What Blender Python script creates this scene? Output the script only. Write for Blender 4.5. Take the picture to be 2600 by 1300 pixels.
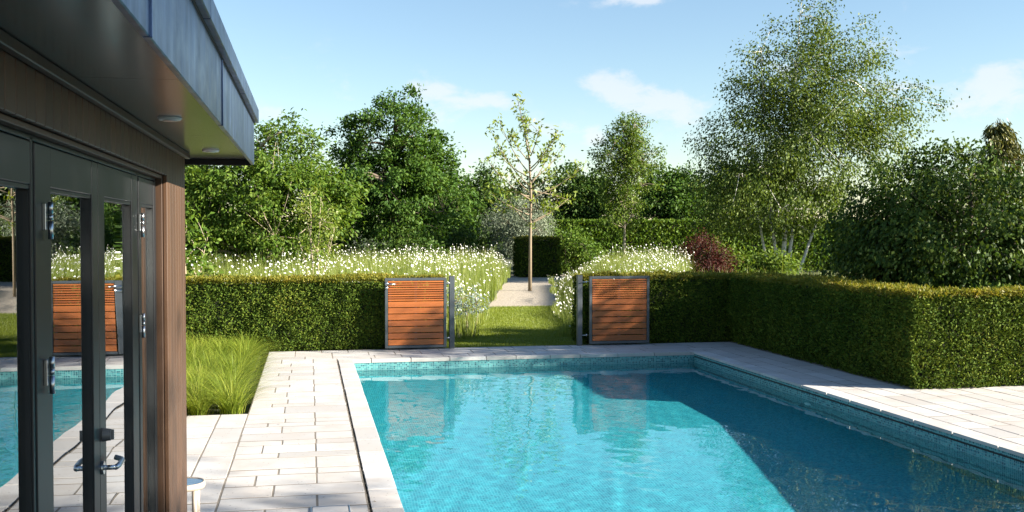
import bpy, bmesh, math, random
import numpy as np
from mathutils import Vector, Matrix
R = math.radians
for o in list(bpy.data.objects): bpy.data.objects.remove(o)
sc = bpy.context.scene
C = sc.collection

# ------------------------------------------------------------------ camera, sky, sun, exposure
cam = bpy.data.cameras.new('camera'); cam_o = bpy.data.objects.new('camera', cam); C.objects.link(cam_o)
cam.lens = 36.0; cam.sensor_width = 36.0; cam.clip_start = 0.05; cam.clip_end = 3000
cam_o.location = (0, 0, 1.85); cam_o.rotation_euler = (R(90 - 1.312), 0, R(-11.196))
sc.camera = cam_o

SUN_DIR = Vector((1.05, -0.53, 0.50)).normalized()      # towards the sun
SUN_EL = math.asin(SUN_DIR.z); SUN_AZ = math.atan2(SUN_DIR.x, SUN_DIR.y)
sun = bpy.data.lights.new('sun', 'SUN'); sun.energy = 5.0; sun.angle = R(0.53); sun.color = (1.0, 0.92, 0.79)
sun_o = bpy.data.objects.new('sun', sun); C.objects.link(sun_o)
sun_o.rotation_euler = (-SUN_DIR).to_track_quat('-Z', 'Y').to_euler()
sun.cycles.is_caustics_light = True

SKY_STRENGTH = 0.050
world = bpy.data.worlds.new('World'); sc.world = world; world.use_nodes = True

class NT:
    """small helper round a node tree"""
    def __init__(s, tree): s.t = tree; tree.nodes.clear()
    def n(s, typ, props=None, **ins):
        nd = s.t.nodes.new('ShaderNode' + typ)
        for k, v in (props or {}).items(): setattr(nd, k, v)
        for k, v in ins.items():
            key = int(k[1:]) if k[0] == 'i' and k[1:].isdigit() else k.replace('_', ' ')
            sock = nd.inputs[key]
            if hasattr(v, 'links') or isinstance(v, bpy.types.NodeSocket): s.t.links.new(v, sock)
            else: sock.default_value = v
        return nd
    def m(s, op, a, b=0.0, c=0.0, clamp=False):
        return s.n('Math', dict(operation=op, use_clamp=clamp), i0=a, i1=b, i2=c).outputs[0]
    def mix(s, f, a, b, blend='MIX'):
        nd = s.t.nodes.new('ShaderNodeMix'); nd.data_type = 'RGBA'; nd.blend_type = blend
        for sock, v in ((nd.inputs[0], f), (nd.inputs[6], a), (nd.inputs[7], b)):
            if isinstance(v, bpy.types.NodeSocket): s.t.links.new(v, sock)
            elif isinstance(v, (int, float)): sock.default_value = v
            else: sock.default_value = (*v, 1) if len(v) == 3 else v
        return nd.outputs[2]
    def ramp(s, f, stops, interp='LINEAR'):
        nd = s.n('ValToRGB', None, i0=f); cr = nd.color_ramp; cr.interpolation = interp
        while len(cr.elements) < len(stops): cr.elements.new(0.5)
        for e, (p, c) in zip(cr.elements, stops):
            e.position = p; e.color = (*c, 1) if len(c) == 3 else c
        return nd.outputs[0]
    def noise(s, vec, scale, detail=3.0, rough=0.55, dist=0.0):
        nd = s.n('TexNoise', None, Scale=scale, Detail=detail, Roughness=rough, Distortion=dist)
        if vec is not None: s.t.links.new(vec, nd.inputs['Vector'])
        return nd.outputs[0]
    def scale(s, vec, sx, sy, sz):
        return s.n('VectorMath', dict(operation='MULTIPLY'), i0=vec, i1=(sx, sy, sz)).outputs[0]
    def bump(s, h, strength, dist=0.01):
        return s.n('Bump', None, Strength=strength, Distance=dist, Height=h).outputs[0]

def build_world():
    g = NT(world.node_tree)
    sky = g.n('TexSky', dict(sky_type='NISHITA', sun_disc=False, sun_elevation=SUN_EL, sun_rotation=SUN_AZ,
                             altitude=60.0, air_density=1.15, dust_density=0.02, ozone_density=2.6))
    d = g.n('TexCoord').outputs['Generated']
    sp = g.n('SeparateXYZ', None, i0=d)
    az = g.m('ARCTAN2', sp.outputs[0], sp.outputs[1]); el = g.m('ARCSINE', sp.outputs[2])
    v = g.n('CombineXYZ', None, i0=az, i1=el, i2=0.0).outputs[0]
    fine = g.noise(g.scale(v, 1, 1.7, 1), 26.0, 8.0, 0.62, 0.25)
    # individual fair-weather clouds standing low over the garden (azimuth, elevation, half sizes, weight)
    clouds = [(0.300, 0.1376, 0.032, 0.0145, 1.0), (0.346, 0.1215, 0.034, 0.013, 0.72), (0.119, 0.133, 0.024, 0.017, 0.85),
              (0.172, 0.127, 0.026, 0.0085, 0.75), (0.642, 0.127, 0.028, 0.016, 0.95), (0.612, 0.117, 0.028, 0.014, 0.55),
              (0.225, 0.099, 0.034, 0.011, 0.62), (-0.047, 0.112, 0.026, 0.009, 0.7), (0.161, 0.075, 0.011, 0.008, 0.7),
              (0.321, 0.2215, 0.020, 0.005, 0.9), (0.277, 0.092, 0.010, 0.0075, 0.8), (0.36, 0.10, 0.03, 0.012, 0.45)]
    tot = None
    for a0, e0, w, h, k in clouds:
        x = g.m('MULTIPLY', g.m('SUBTRACT', az, a0), 1 / w); y = g.m('MULTIPLY', g.m('SUBTRACT', el, e0), 1 / h)
        r2 = g.m('MULTIPLY_ADD', x, x, g.m('MULTIPLY', y, y))
        b = g.m('MULTIPLY', g.m('EXPONENT', g.m('MULTIPLY', r2, -0.7)), k)
        tot = b if tot is None else g.m('ADD', tot, b)
    # the same sort of small clouds all round the horizon
    field = g.noise(g.scale(v, 1, 2.4, 1), 4.2, 4.0, 0.5)
    band = g.m('MULTIPLY', g.n('MapRange', dict(interpolation_type='SMOOTHSTEP'), i0=el, i1=0.03, i2=0.10).outputs[0],
               g.n('MapRange', dict(interpolation_type='SMOOTHSTEP'), i0=el, i1=0.36, i2=0.16).outputs[0])
    gen = g.m('MULTIPLY', g.m('SUBTRACT', field, 0.52, clamp=True), g.m('MULTIPLY', band, 3.0))
    tot = g.m('ADD', tot, gen)
    dens = g.m('MULTIPLY_ADD', g.m('SUBTRACT', fine, 0.5), 2.4, g.m('MULTIPLY', tot, 1.0))
    mask = g.n('MapRange', dict(interpolation_type='SMOOTHSTEP'), i0=dens, i1=0.22, i2=0.95).outputs[0]
    mask = g.m('MULTIPLY', mask, g.m('MINIMUM', g.m('MULTIPLY', tot, 3.0), 1.0))
    col = g.mix(g.m('MULTIPLY', mask, 0.62), sky.outputs[0], (4.9, 5.0, 5.2))
    bg = g.n('Background', None, Color=col, Strength=SKY_STRENGTH)
    g.n('OutputWorld', None, Surface=bg.outputs[0])
build_world()

vs = sc.view_settings
vs.view_transform = 'Standard'; vs.look = 'None'; vs.exposure = 2.0; vs.gamma = 1.0; vs.use_curve_mapping = False
sc.render.engine = 'CYCLES'
cy = sc.cycles
cy.use_denoising = True; cy.max_bounces = 9; cy.diffuse_bounces = 3; cy.glossy_bounces = 4
cy.transmission_bounces = 6; cy.transparent_max_bounces = 10; cy.sample_clamp_indirect = 6.0
try: cy.denoiser = 'OPENIMAGEDENOISE'; cy.denoising_prefilter = 'ACCURATE'
except Exception: pass

# ------------------------------------------------------------------ materials
def new_mat(name):
    m = bpy.data.materials.new(name); m.use_nodes = True
    return m, NT(m.node_tree)
def finish(g, bsdf, **kw):
    g.n('OutputMaterial', None, Surface=bsdf)

def leaf_mat(name, stops, transl=0.35, rough=0.45, spec=0.35, tcol=None):
    m, g = new_mat(name)
    rnd = g.n('NewGeometry').outputs['Random Per Island']
    pos = g.n('NewGeometry').outputs['Position']
    f = g.m('MULTIPLY_ADD', g.noise(pos, 1.1, 2.0), 0.7, g.m('MULTIPLY_ADD', rnd, 0.62, -0.16), clamp=True)
    col = g.ramp(f, stops)
    p = g.n('BsdfPrincipled', None, Base_Color=col, Roughness=rough)
    p.inputs['Specular IOR Level'].default_value = spec
    tc = g.mix(1.0, col, tcol or (1.25, 1.2, 0.45), 'MULTIPLY')
    t = g.n('BsdfTranslucent', None, Color=tc)
    mx = g.n('MixShader', None, i0=transl, i1=p.outputs[0], i2=t.outputs[0])
    finish(g, mx.outputs[0]); return m

def plain(name, col, rough=0.5, metallic=0.0, spec=0.5, noise_amt=0.0, noise_scale=20.0, bump=0.0, stretch=(1, 1, 1)):
    m, g = new_mat(name)
    pos = g.scale(g.n('NewGeometry').outputs['Position'], *stretch)
    c = col
    nz = g.noise(pos, noise_scale, 4.0)
    if noise_amt:
        c = g.mix(nz, tuple(x * (1 - noise_amt) for x in col), tuple(min(1, x * (1 + noise_amt)) for x in col))
    p = g.n('BsdfPrincipled', None, Roughness=rough, Metallic=metallic)
    p.inputs['Specular IOR Level'].default_value = spec
    if noise_amt: g.t.links.new(c, p.inputs['Base Color'])
    else: p.inputs['Base Color'].default_value = (*col, 1)
    if bump: g.t.links.new(g.bump(nz, bump), p.inputs['Normal'])
    finish(g, p.outputs[0]); return m

def stone_mat():
    m, g = new_mat('travertine')
    pos = g.n('NewGeometry').outputs['Position']; rnd = g.n('ObjectInfo').outputs['Random']
    big = g.noise(pos, 2.2, 5.0, 0.6); fine = g.noise(pos, 42.0, 6.0, 0.7)
    base = g.ramp(rnd, [(0.0, (0.35, 0.34, 0.33)), (0.25, (0.445, 0.44, 0.435)), (0.6, (0.455, 0.43, 0.41)), (1.0, (0.53, 0.52, 0.51))])
    c = g.mix(g.n('MapRange', None, i0=big, i1=0.40, i2=0.70, i3=0.0, i4=0.9).outputs[0], base, (0.37, 0.335, 0.305))
    c = g.mix(g.n('MapRange', None, i0=fine, i1=0.35, i2=0.7, i3=0.25, i4=0.0).outputs[0], c, (0.40, 0.36, 0.31))
    vein = g.noise(g.scale(pos, 6, 38, 10), 1.0, 4.0, 0.6, 0.6)
    pit = g.n('MapRange', None, i0=vein, i1=0.69, i2=0.74).outputs[0]
    c = g.mix(g.m('MULTIPLY', pit, 0.75), c, (0.20, 0.17, 0.13))
    speck = g.n('TexVoronoi', dict(feature='F1'), Vector=pos, Scale=23.0).outputs['Distance']
    sp = g.m('MULTIPLY', g.m('LESS_THAN', speck, 0.13), g.m('GREATER_THAN', g.noise(pos, 7.0, 2.0), 0.50))
    c = g.mix(g.m('MULTIPLY', sp, 0.8), c, (0.12, 0.10, 0.08))
    h = g.m('SUBTRACT', g.m('MULTIPLY', fine, 0.5), g.m('ADD', pit, sp))
    p = g.n('BsdfPrincipled', None, Base_Color=c, Roughness=0.72, Normal=g.bump(h, 0.35, 0.004))
    finish(g, p.outputs[0]); return m

def mosaic_mat(name, stops, grout, gw=0.10):
    m, g = new_mat(name)
    uv = g.n('VectorMath', dict(operation='SCALE'), i0=g.n('UVMap').outputs[0]); uv.inputs['Scale'].default_value = 40.0
    fl = g.n('VectorMath', dict(operation='FLOOR'), i0=uv.outputs[0]).outputs[0]
    fr = g.n('VectorMath', dict(operation='FRACTION'), i0=uv.outputs[0]).outputs[0]
    s = g.n('SeparateXYZ', None, i0=fr)
    ed = g.m('MINIMUM', g.m('MINIMUM', s.outputs[0], g.m('SUBTRACT', 1.0, s.outputs[0])), g.m('MINIMUM', s.outputs[1], g.m('SUBTRACT', 1.0, s.outputs[1])))
    wn = g.n('TexWhiteNoise', dict(noise_dimensions='3D'), Vector=fl).outputs['Value']
    c = g.ramp(wn, stops)
    isg = g.m('LESS_THAN', ed, gw)
    c = g.mix(isg, c, grout)
    p = g.n('BsdfPrincipled', None, Base_Color=c, Roughness=g.m('MULTIPLY_ADD', isg, 0.5, 0.22))
    finish(g, p.outputs[0]); return m

def wood_mat(name, c1, c2, axis, rough=0.5, coat=0.0):
    m, g = new_mat(name)
    pos = g.n('NewGeometry').outputs['Position']; rnd = g.n('ObjectInfo').outputs['Random']
    off = g.n('VectorMath', dict(operation='ADD'), i0=pos, i1=g.n('CombineXYZ', None, i0=g.m('MULTIPLY', rnd, 7.0), i1=g.m('MULTIPLY', rnd, 3.0), i2=g.m('MULTIPLY', rnd, 5.0)).outputs[0]).outputs[0]
    st = {'x': (2.2, 40, 40), 'y': (40, 2.2, 40), 'z': (40, 40, 2.2)}[axis]
    nz = g.noise(g.scale(off, *st), 1.0, 5.0, 0.6, 0.4)
    f = g.m('MULTIPLY_ADD', g.m('SUBTRACT', rnd, 0.5), 0.45, nz, clamp=True)
    c = g.mix(f, c1, c2)
    p = g.n('BsdfPrincipled', None, Base_Color=c, Roughness=rough, Normal=g.bump(nz, 0.25, 0.002))
    p.inputs['Coat Weight'].default_value = coat; p.inputs['Coat Roughness'].default_value = 0.25
    finish(g, p.outputs[0]); return m

def zinc_mat():
    m, g = new_mat('weathered_zinc')
    pos = g.n('NewGeometry').outputs['Position']
    streak = g.noise(g.scale(pos, 3, 7.5, 0.9), 1.6, 4.0, 0.6)
    fine = g.noise(pos, 9.0, 6.0, 0.65)
    f = g.m('MULTIPLY_ADD', fine, 0.4, g.m('MULTIPLY', streak, 0.7))
    c = g.ramp(f, [(0.30, (0.012, 0.019, 0.036)), (0.55, (0.036, 0.060, 0.118)), (0.80, (0.13, 0.195, 0.34))])
    p = g.n('BsdfPrincipled', None, Base_Color=c, Metallic=0.75, Roughness=g.m('MULTIPLY_ADD', fine, 0.35, 0.18), Normal=g.bump(g.noise(g.scale(pos, 1, 1.4, 1), 2.0, 1.0), 0.25, 0.02))
    finish(g, p.outputs[0]); return m

def glass_mat():
    m, g = new_mat('window_glass')
    pos = g.n('NewGeometry').outputs['Position']
    nrm = g.bump(g.noise(g.scale(pos, 1, 1.6, 0.5), 1.6, 0.0), 0.05, 0.02)
    fr = g.n('Fresnel', None, IOR=1.55, Normal=nrm).outputs[0]
    f = g.m('MULTIPLY', fr, 1.75, clamp=True)
    gl = g.n('BsdfGlossy', None, Color=(0.95, 0.98, 1.0, 1), Roughness=0.004, Normal=nrm)
    tr = g.n('BsdfTransparent', None, Color=(0.78, 0.84, 0.82, 1))
    finish(g, g.n('MixShader', None, i0=f, i1=tr.outputs[0], i2=gl.outputs[0]).outputs[0]); return m

def water_mat():
    m, g = new_mat('pool_water')
    b = g.n('BsdfGlass', None, Color=(0.90, 0.985, 1.0, 1), Roughness=0.0, IOR=1.333)
    finish(g, b.outputs[0]); return m

def ground_mat(name, c1, c2, c3, scale, rough=0.9, bump=0.4, fine_scale=60.0):
    m, g = new_mat(name)
    pos = g.n('NewGeometry').outputs['Position']
    a = g.noise(pos, scale, 5.0, 0.6); b = g.noise(pos, fine_scale, 5.0, 0.7)
    c = g.mix(a, c1, c2); c = g.mix(g.n('MapRange', None, i0=b, i1=0.4, i2=0.65).outputs[0], c, c3)
    p = g.n('BsdfPrincipled', None, Base_Color=c, Roughness=rough, Normal=g.bump(b, bump, 0.02))
    finish(g, p.outputs[0]); return m

M = {}
M['stone'] = stone_mat()
M['joint'] = plain('joint_sand', (0.17, 0.145, 0.115), 0.95, noise_amt=0.5, noise_scale=9.0)
M['groove'] = plain('mossy_groove', (0.030, 0.028, 0.022), 0.95, noise_amt=0.5, noise_scale=30)
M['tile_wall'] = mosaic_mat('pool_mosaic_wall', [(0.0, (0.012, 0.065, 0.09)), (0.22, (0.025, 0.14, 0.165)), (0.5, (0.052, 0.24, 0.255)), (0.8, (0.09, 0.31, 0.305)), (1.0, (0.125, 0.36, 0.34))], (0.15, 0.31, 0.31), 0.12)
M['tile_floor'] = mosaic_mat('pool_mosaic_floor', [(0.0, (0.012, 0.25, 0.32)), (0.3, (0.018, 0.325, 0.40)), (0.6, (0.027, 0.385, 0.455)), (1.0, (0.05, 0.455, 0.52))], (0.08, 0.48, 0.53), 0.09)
M['water'] = water_mat()
M['black_slot'] = plain('black_slot', (0.008, 0.008, 0.009), 0.6)
M['cedar_gate'] = wood_mat('oiled_cedar_slat', (0.19, 0.046, 0.010), (0.42, 0.125, 0.024), 'x', 0.45, 0.15)
M['frame_grey'] = plain('grey_gate_steel', (0.075, 0.085, 0.095), 0.42, 0.3, noise_amt=0.15)
M['steel'] = plain('brushed_stainless', (0.50, 0.51, 0.53), 0.30, 1.0)
M['cladding'] = wood_mat('brown_timber_cladding', (0.026, 0.0125, 0.006), (0.078, 0.037, 0.016), 'z', 0.55)
M['alu'] = plain('anthracite_aluminium', (0.013, 0.014, 0.016), 0.42, 0.1, 0.28, noise_amt=0.06, noise_scale=40)
M['alu_dark'] = plain('black_gasket', (0.010, 0.010, 0.011), 0.6)
M['soffit'] = plain('soffit_board', (0.085, 0.074, 0.066), 0.20, 0.0, 0.75, noise_amt=0.18, noise_scale=3.0, stretch=(3, 1, 1))
M['zinc'] = zinc_mat()
M['glass'] = glass_mat()
M['white'] = plain('white_lamp_trim', (0.75, 0.75, 0.73), 0.4)
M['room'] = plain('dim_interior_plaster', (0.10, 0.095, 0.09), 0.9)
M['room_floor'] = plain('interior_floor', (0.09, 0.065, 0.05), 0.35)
M['table_metal'] = plain('champagne_metal', (0.47, 0.40, 0.33), 0.42, 0.25)
M['bark'] = plain('brown_bark', (0.11, 0.085, 0.06), 0.9, noise_amt=0.5, noise_scale=14, bump=0.8, stretch=(3, 3, 0.6))
M['bark_pale'] = plain('pale_bark', (0.33, 0.27, 0.19), 0.85, noise_amt=0.35, noise_scale=14, bump=0.6, stretch=(2, 2, 0.7))
M['bark_mid'] = plain('light_brown_bark', (0.20, 0.155, 0.10), 0.85, noise_amt=0.35, noise_scale=14, bump=0.6, stretch=(2, 2, 0.7))
M['twig'] = plain('twig', (0.20, 0.15, 0.09), 0.8)
def birch_bark():
    m, g = new_mat('white_birch_bark')
    pos = g.n('NewGeometry').outputs['Position']
    a = g.noise(g.scale(pos, 3, 3, 14), 1.5, 4.0, 0.6)
    c = g.ramp(a, [(0.36, (0.10, 0.085, 0.07)), (0.44, (0.60, 0.58, 0.52)), (1.0, (0.74, 0.72, 0.67))])
    p = g.n('BsdfPrincipled', None, Base_Color=c, Roughness=0.7); finish(g, p.outputs[0]); return m
M['birch_bark'] = birch_bark()
M['soil'] = ground_mat('garden_soil', (0.042, 0.055, 0.018), (0.065, 0.085, 0.022), (0.055, 0.05, 0.028), 0.8)
M['lawn'] = ground_mat('lawn_turf', (0.11, 0.15, 0.014), (0.16, 0.185, 0.022), (0.08, 0.11, 0.012), 1.2, 0.9, 0.5, 90.0)
M['gravel'] = ground_mat('pale_gravel', (0.42, 0.36, 0.285), (0.50, 0.435, 0.355), (0.24, 0.20, 0.155), 3.0, 0.9, 0.9, 30.0)
M['blade'] = leaf_mat('lawn_blades', [(0.0, (0.105, 0.15, 0.012)), (0.6, (0.18, 0.225, 0.02)), (1.0, (0.26, 0.285, 0.04))], 0.3)
M['sedge'] = leaf_mat('sedge_blades', [(0.0, (0.075, 0.125, 0.014)), (0.45, (0.18, 0.245, 0.026)), (0.8, (0.34, 0.375, 0.06)), (1.0, (0.50, 0.43, 0.14))], 0.38, 0.5, 0.2)
M['meadow'] = leaf_mat('meadow_stems', [(0.0, (0.085, 0.13, 0.022)), (0.5, (0.165, 0.215, 0.038)), (1.0, (0.31, 0.31, 0.085))], 0.35)
M['petal'] = leaf_mat('daisy_petals', [(0.0, (0.58, 0.59, 0.58)), (1.0, (0.78, 0.79, 0.78))], 0.25, 0.6, 0.2, (1, 1, 0.95))
M['daisy_eye'] = plain('daisy_eye', (0.70, 0.42, 0.03), 0.8)
M['yew'] = leaf_mat('yew_sprigs', [(0.0, (0.022, 0.046, 0.008)), (0.45, (0.060, 0.102, 0.013)), (0.8, (0.125, 0.16, 0.021)), (1.0, (0.20, 0.18, 0.03))], 0.12, 0.7, 0.08)
M['yew_tip'] = leaf_mat('yew_new_growth', [(0.0, (0.09, 0.125, 0.015)), (0.5, (0.175, 0.175, 0.022)), (1.0, (0.28, 0.205, 0.034))], 0.3, 0.5, 0.2)
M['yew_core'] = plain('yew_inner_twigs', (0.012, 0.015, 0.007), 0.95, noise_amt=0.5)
M['beech'] = leaf_mat('beech_leaves', [(0.0, (0.036, 0.080, 0.010)), (0.6, (0.085, 0.15, 0.018)), (1.0, (0.17, 0.22, 0.03))], 0.25, 0.55, 0.15)
M['leaf_walnut'] = leaf_mat('bright_green_leaves', [(0.0, (0.038, 0.085, 0.012)), (0.5, (0.082, 0.148, 0.019)), (1.0, (0.18, 0.235, 0.042))], 0.38, 0.55, 0.15)
M['leaf_oak'] = leaf_mat('oak_leaves', [(0.0, (0.024, 0.062, 0.011)), (0.5, (0.052, 0.112, 0.017)), (1.0, (0.115, 0.18, 0.032))], 0.32, 0.55, 0.15)
M['leaf_dark'] = leaf_mat('dark_leaves', [(0.0, (0.017, 0.044, 0.009)), (0.5, (0.042, 0.086, 0.014)), (1.0, (0.10, 0.148, 0.028))], 0.25, 0.55, 0.15)
M['leaf_silver'] = leaf_mat('silver_leaves', [(0.0, (0.11, 0.15, 0.09)), (0.5, (0.21, 0.255, 0.17)), (1.0, (0.38, 0.42, 0.31))], 0.2, 0.55, 0.3, (1, 1, 0.8))
M['leaf_young'] = leaf_mat('fresh_yellow_green_leaves', [(0.0, (0.09, 0.145, 0.02)), (0.5, (0.165, 0.22, 0.034)), (1.0, (0.28, 0.31, 0.06))], 0.38)
M['leaf_prunus'] = leaf_mat('olive_leaves', [(0.0, (0.045, 0.088, 0.015)), (0.5, (0.092, 0.150, 0.022)), (1.0, (0.185, 0.235, 0.042))], 0.33, 0.55, 0.15)
M['leaf_birch'] = leaf_mat('birch_leaves', [(0.0, (0.034, 0.064, 0.011)), (0.5, (0.078, 0.122, 0.019)), (1.0, (0.175, 0.215, 0.045))], 0.3, 0.5, 0.18)
M['leaf_weeping'] = leaf_mat('glossy_green_leaves', [(0.0, (0.014, 0.034, 0.007)), (0.5, (0.042, 0.082, 0.012)), (1.0, (0.175, 0.23, 0.042))], 0.22, 0.5, 0.15)
M['leaf_red'] = leaf_mat('purple_red_leaves', [(0.0, (0.022, 0.006, 0.006)), (0.5, (0.050, 0.012, 0.010)), (1.0, (0.125, 0.038, 0.022))], 0.2, 0.55, 0.15, (1.1, 0.8, 0.6))
M['leaf_conifer'] = leaf_mat('golden_conifer_sprays', [(0.0, (0.030, 0.042, 0.010)), (0.5, (0.075, 0.085, 0.016)), (1.0, (0.19, 0.17, 0.032))], 0.15)
M['flower_shade_tint'] = leaf_mat('shade_tinted_flowers', [(0.0, (0.10, 0.15, 0.13)), (0.5, (0.18, 0.24, 0.22)), (1.0, (0.34, 0.39, 0.37))], 0.2, 0.6, 0.15, (1, 1, 1))  # bluish-white flowers in shade, the bluish tint put into the colour
M['leaf_far'] = leaf_mat('distant_leaves', [(0.0, (0.030, 0.055, 0.018)), (1.0, (0.075, 0.11, 0.035))], 0.2)

# ------------------------------------------------------------------ object helpers
def link(o, parent=None):
    C.objects.link(o)
    if parent is not None:
        o.parent = parent; o.matrix_parent_inverse = Matrix.Translation(-Vector(parent_world(parent)))
    return o
def parent_world(p): return p.location
def tag(o, label=None, cat=None, group=None, kind=None):
    if label: o['label'] = label
    if cat: o['category'] = cat
    if group: o['group'] = group
    if kind: o['kind'] = kind
    return o
def empty(name, loc, label=None, cat=None, group=None, kind=None):
    o = bpy.data.objects.new(name, None); o.location = loc; o.empty_display_size = 0.2; C.objects.link(o)
    return tag(o, label, cat, group, kind)
def np_mesh(name, V, F, mats, parent=None, mat_idx=None, smooth=False, uv=None):
    """V (n,3); F list of (k-column) int arrays"""
    V = np.asarray(V, np.float32); me = bpy.data.meshes.new(name)
    if not isinstance(F, list): F = [F]
    F = [np.asarray(f, np.int32) for f in F if len(f)]
    nl = sum(f.size for f in F); npoly = sum(len(f) for f in F)
    me.vertices.add(len(V)); me.vertices.foreach_set('co', V.ravel())
    me.loops.add(nl); me.loops.foreach_set('vertex_index', np.concatenate([f.ravel() for f in F]))
    tot = np.concatenate([np.full(len(f), f.shape[1], np.int32) for f in F])
    st = np.concatenate([[0], np.cumsum(tot)[:-1]]).astype(np.int32)
    me.polygons.add(npoly); me.polygons.foreach_set('loop_start', st)
    try: me.polygons.foreach_set('loop_total', tot)
    except Exception: pass
    for m in (mats if isinstance(mats, (list, tuple)) else [mats]): me.materials.append(m)
    if mat_idx is not None: me.polygons.foreach_set('material_index', np.asarray(mat_idx, np.int32))
    if smooth: me.polygons.foreach_set('use_smooth', np.ones(npoly, bool))
    me.update(calc_edges=True); me.validate()
    o = bpy.data.objects.new(name, me)
    link(o, parent)
    return o
def box_data(x0, x1, y0, y1, z0, z1, bev=0.003):
    bm = bmesh.new(); bmesh.ops.create_cube(bm, size=1.0)
    bmesh.ops.scale(bm, vec=(x1 - x0, y1 - y0, z1 - z0), verts=bm.verts)
    if bev: bmesh.ops.bevel(bm, geom=bm.edges[:], offset=min(bev, (x1-x0)*.3, (y1-y0)*.3, (z1-z0)*.3), segments=1, affect='EDGES')
    return bm
def box(name, x0, x1, y0, y1, z0, z1, mat, parent=None, bev=0.003, rz=0.0):
    bm = box_data(x0, x1, y0, y1, z0, z1, bev)
    me = bpy.data.meshes.new(name); bm.to_mesh(me); bm.free(); me.materials.append(mat)
    o = bpy.data.objects.new(name, me); o.location = ((x0+x1)/2, (y0+y1)/2, (z0+z1)/2); o.rotation_euler.z = rz
    link(o, parent); return o
def bm_obj(name, bm, mat, parent=None, smooth=False):
    me = bpy.data.meshes.new(name); bm.to_mesh(me); bm.free(); me.materials.append(mat)
    if smooth: me.polygons.foreach_set('use_smooth', [True] * len(me.polygons))
    o = bpy.data.objects.new(name, me); link(o, parent); return o
def tube(pts, rad, sides=6):
    pts = np.asarray(pts, float); rad = np.broadcast_to(np.asarray(rad, float), (len(pts),))
    V = []; t = np.gradient(pts, axis=0); t /= np.linalg.norm(t, axis=1)[:, None] + 1e-9
    ref = np.array([0.3, 0.95, 0.1]) if abs(t[0][1]) < 0.9 else np.array([1.0, 0, 0.1])
    for p, d, r in zip(pts, t, rad):
        u = np.cross(d, ref); u /= np.linalg.norm(u) + 1e-9; w = np.cross(d, u)
        for k in range(sides):
            a = 2 * math.pi * k / sides; V.append(p + r * (math.cos(a) * u + math.sin(a) * w))
    F = []
    for i in range(len(pts) - 1):
        for k in range(sides):
            a = i * sides + k; b = i * sides + (k + 1) % sides
            F.append((a, b, b + sides, a + sides))
    n = len(pts)
    V.append(pts[0]); V.append(pts[-1])
    T = []
    for k in range(sides):
        T.append((len(V) - 2, (k + 1) % sides, k)); T.append((len(V) - 1, (n - 1) * sides + k, (n - 1) * sides + (k + 1) % sides))
    return np.array(V), np.array(F, np.int32), np.array(T, np.int32)
def tubes_obj(name, lst, mat, parent=None, smooth=True):
    """several tubes joined into one mesh"""
    Vs, Fs, Ts, off = [], [], [], 0
    for pts, rad, s in lst:
        V, F, T = tube(pts, rad, s); Vs.append(V); Fs.append(F + off); Ts.append(T + off); off += len(V)
    return np_mesh(name, np.concatenate(Vs), [np.concatenate(Fs), np.concatenate(Ts)], mat, parent, smooth=smooth)
def unit(v): return v / (np.linalg.norm(v, axis=-1, keepdims=True) + 1e-9)
def leaf_geo(P, D, N, L, W, fold=0.18, belly=0.45):
    """kite-shaped folded leaves: P bases, D long axes, N normals"""
    D = unit(D); S = unit(np.cross(D, N)); N = np.cross(S, D)
    L = np.asarray(L)[:, None]; W = np.asarray(W)[:, None]
    mid = P + D * L * belly
    v = np.stack([P, mid + S * W * 0.5 + N * W * fold, P + D * L - N * L * 0.08, mid - S * W * 0.5 + N * W * fold], 1)
    n = len(P); F = np.arange(n * 4).reshape(n, 4)
    return v.reshape(-1, 3), F
def leaf_obj(name, P, D, N, L, W, mat, parent=None, fold=0.18, mat_idx=None):
    V, F = leaf_geo(P, D, N, L, W, fold)
    return np_mesh(name, V, F, mat, parent, mat_idx=mat_idx)
def noise3(P, f, seed):
    r = np.random.default_rng(seed); out = np.zeros(len(P))
    for k in range(6):
        d = r.normal(size=3); d /= np.linalg.norm(d); out += np.sin(P @ d * f * r.uniform(0.6, 1.7) + r.uniform(0, 6.28))
    return out / 6 * 1.7

# ------------------------------------------------------------------ setting: ground, lawn, gravel, terrace
PX0, PX1, PY0, PY1 = 0.60, 5.85, 2.2, 15.0       # pool opening
WATER = -0.155
def sheet_with_hole(name, x0, x1, y0, y1, z, hole, mat, kind='structure'):
    a0, a1, b0, b1 = hole
    V = [(x0, y0, z), (x1, y0, z), (x1, y1, z), (x0, y1, z), (a0, b0, z), (a1, b0, z), (a1, b1, z), (a0, b1, z)]
    F = [(0, 1, 5, 4), (1, 2, 6, 5), (2, 3, 7, 6), (3, 0, 4, 7)]
    o = np_mesh(name, V, np.array(F), mat); tag(o, kind=kind); return o
ground = sheet_with_hole('ground', -600, 600, -300, 1500, -0.09, (PX0 - 0.05, PX1 + 0.05, PY0 - 0.05, PY1 + 0.05), M['soil'])

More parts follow.
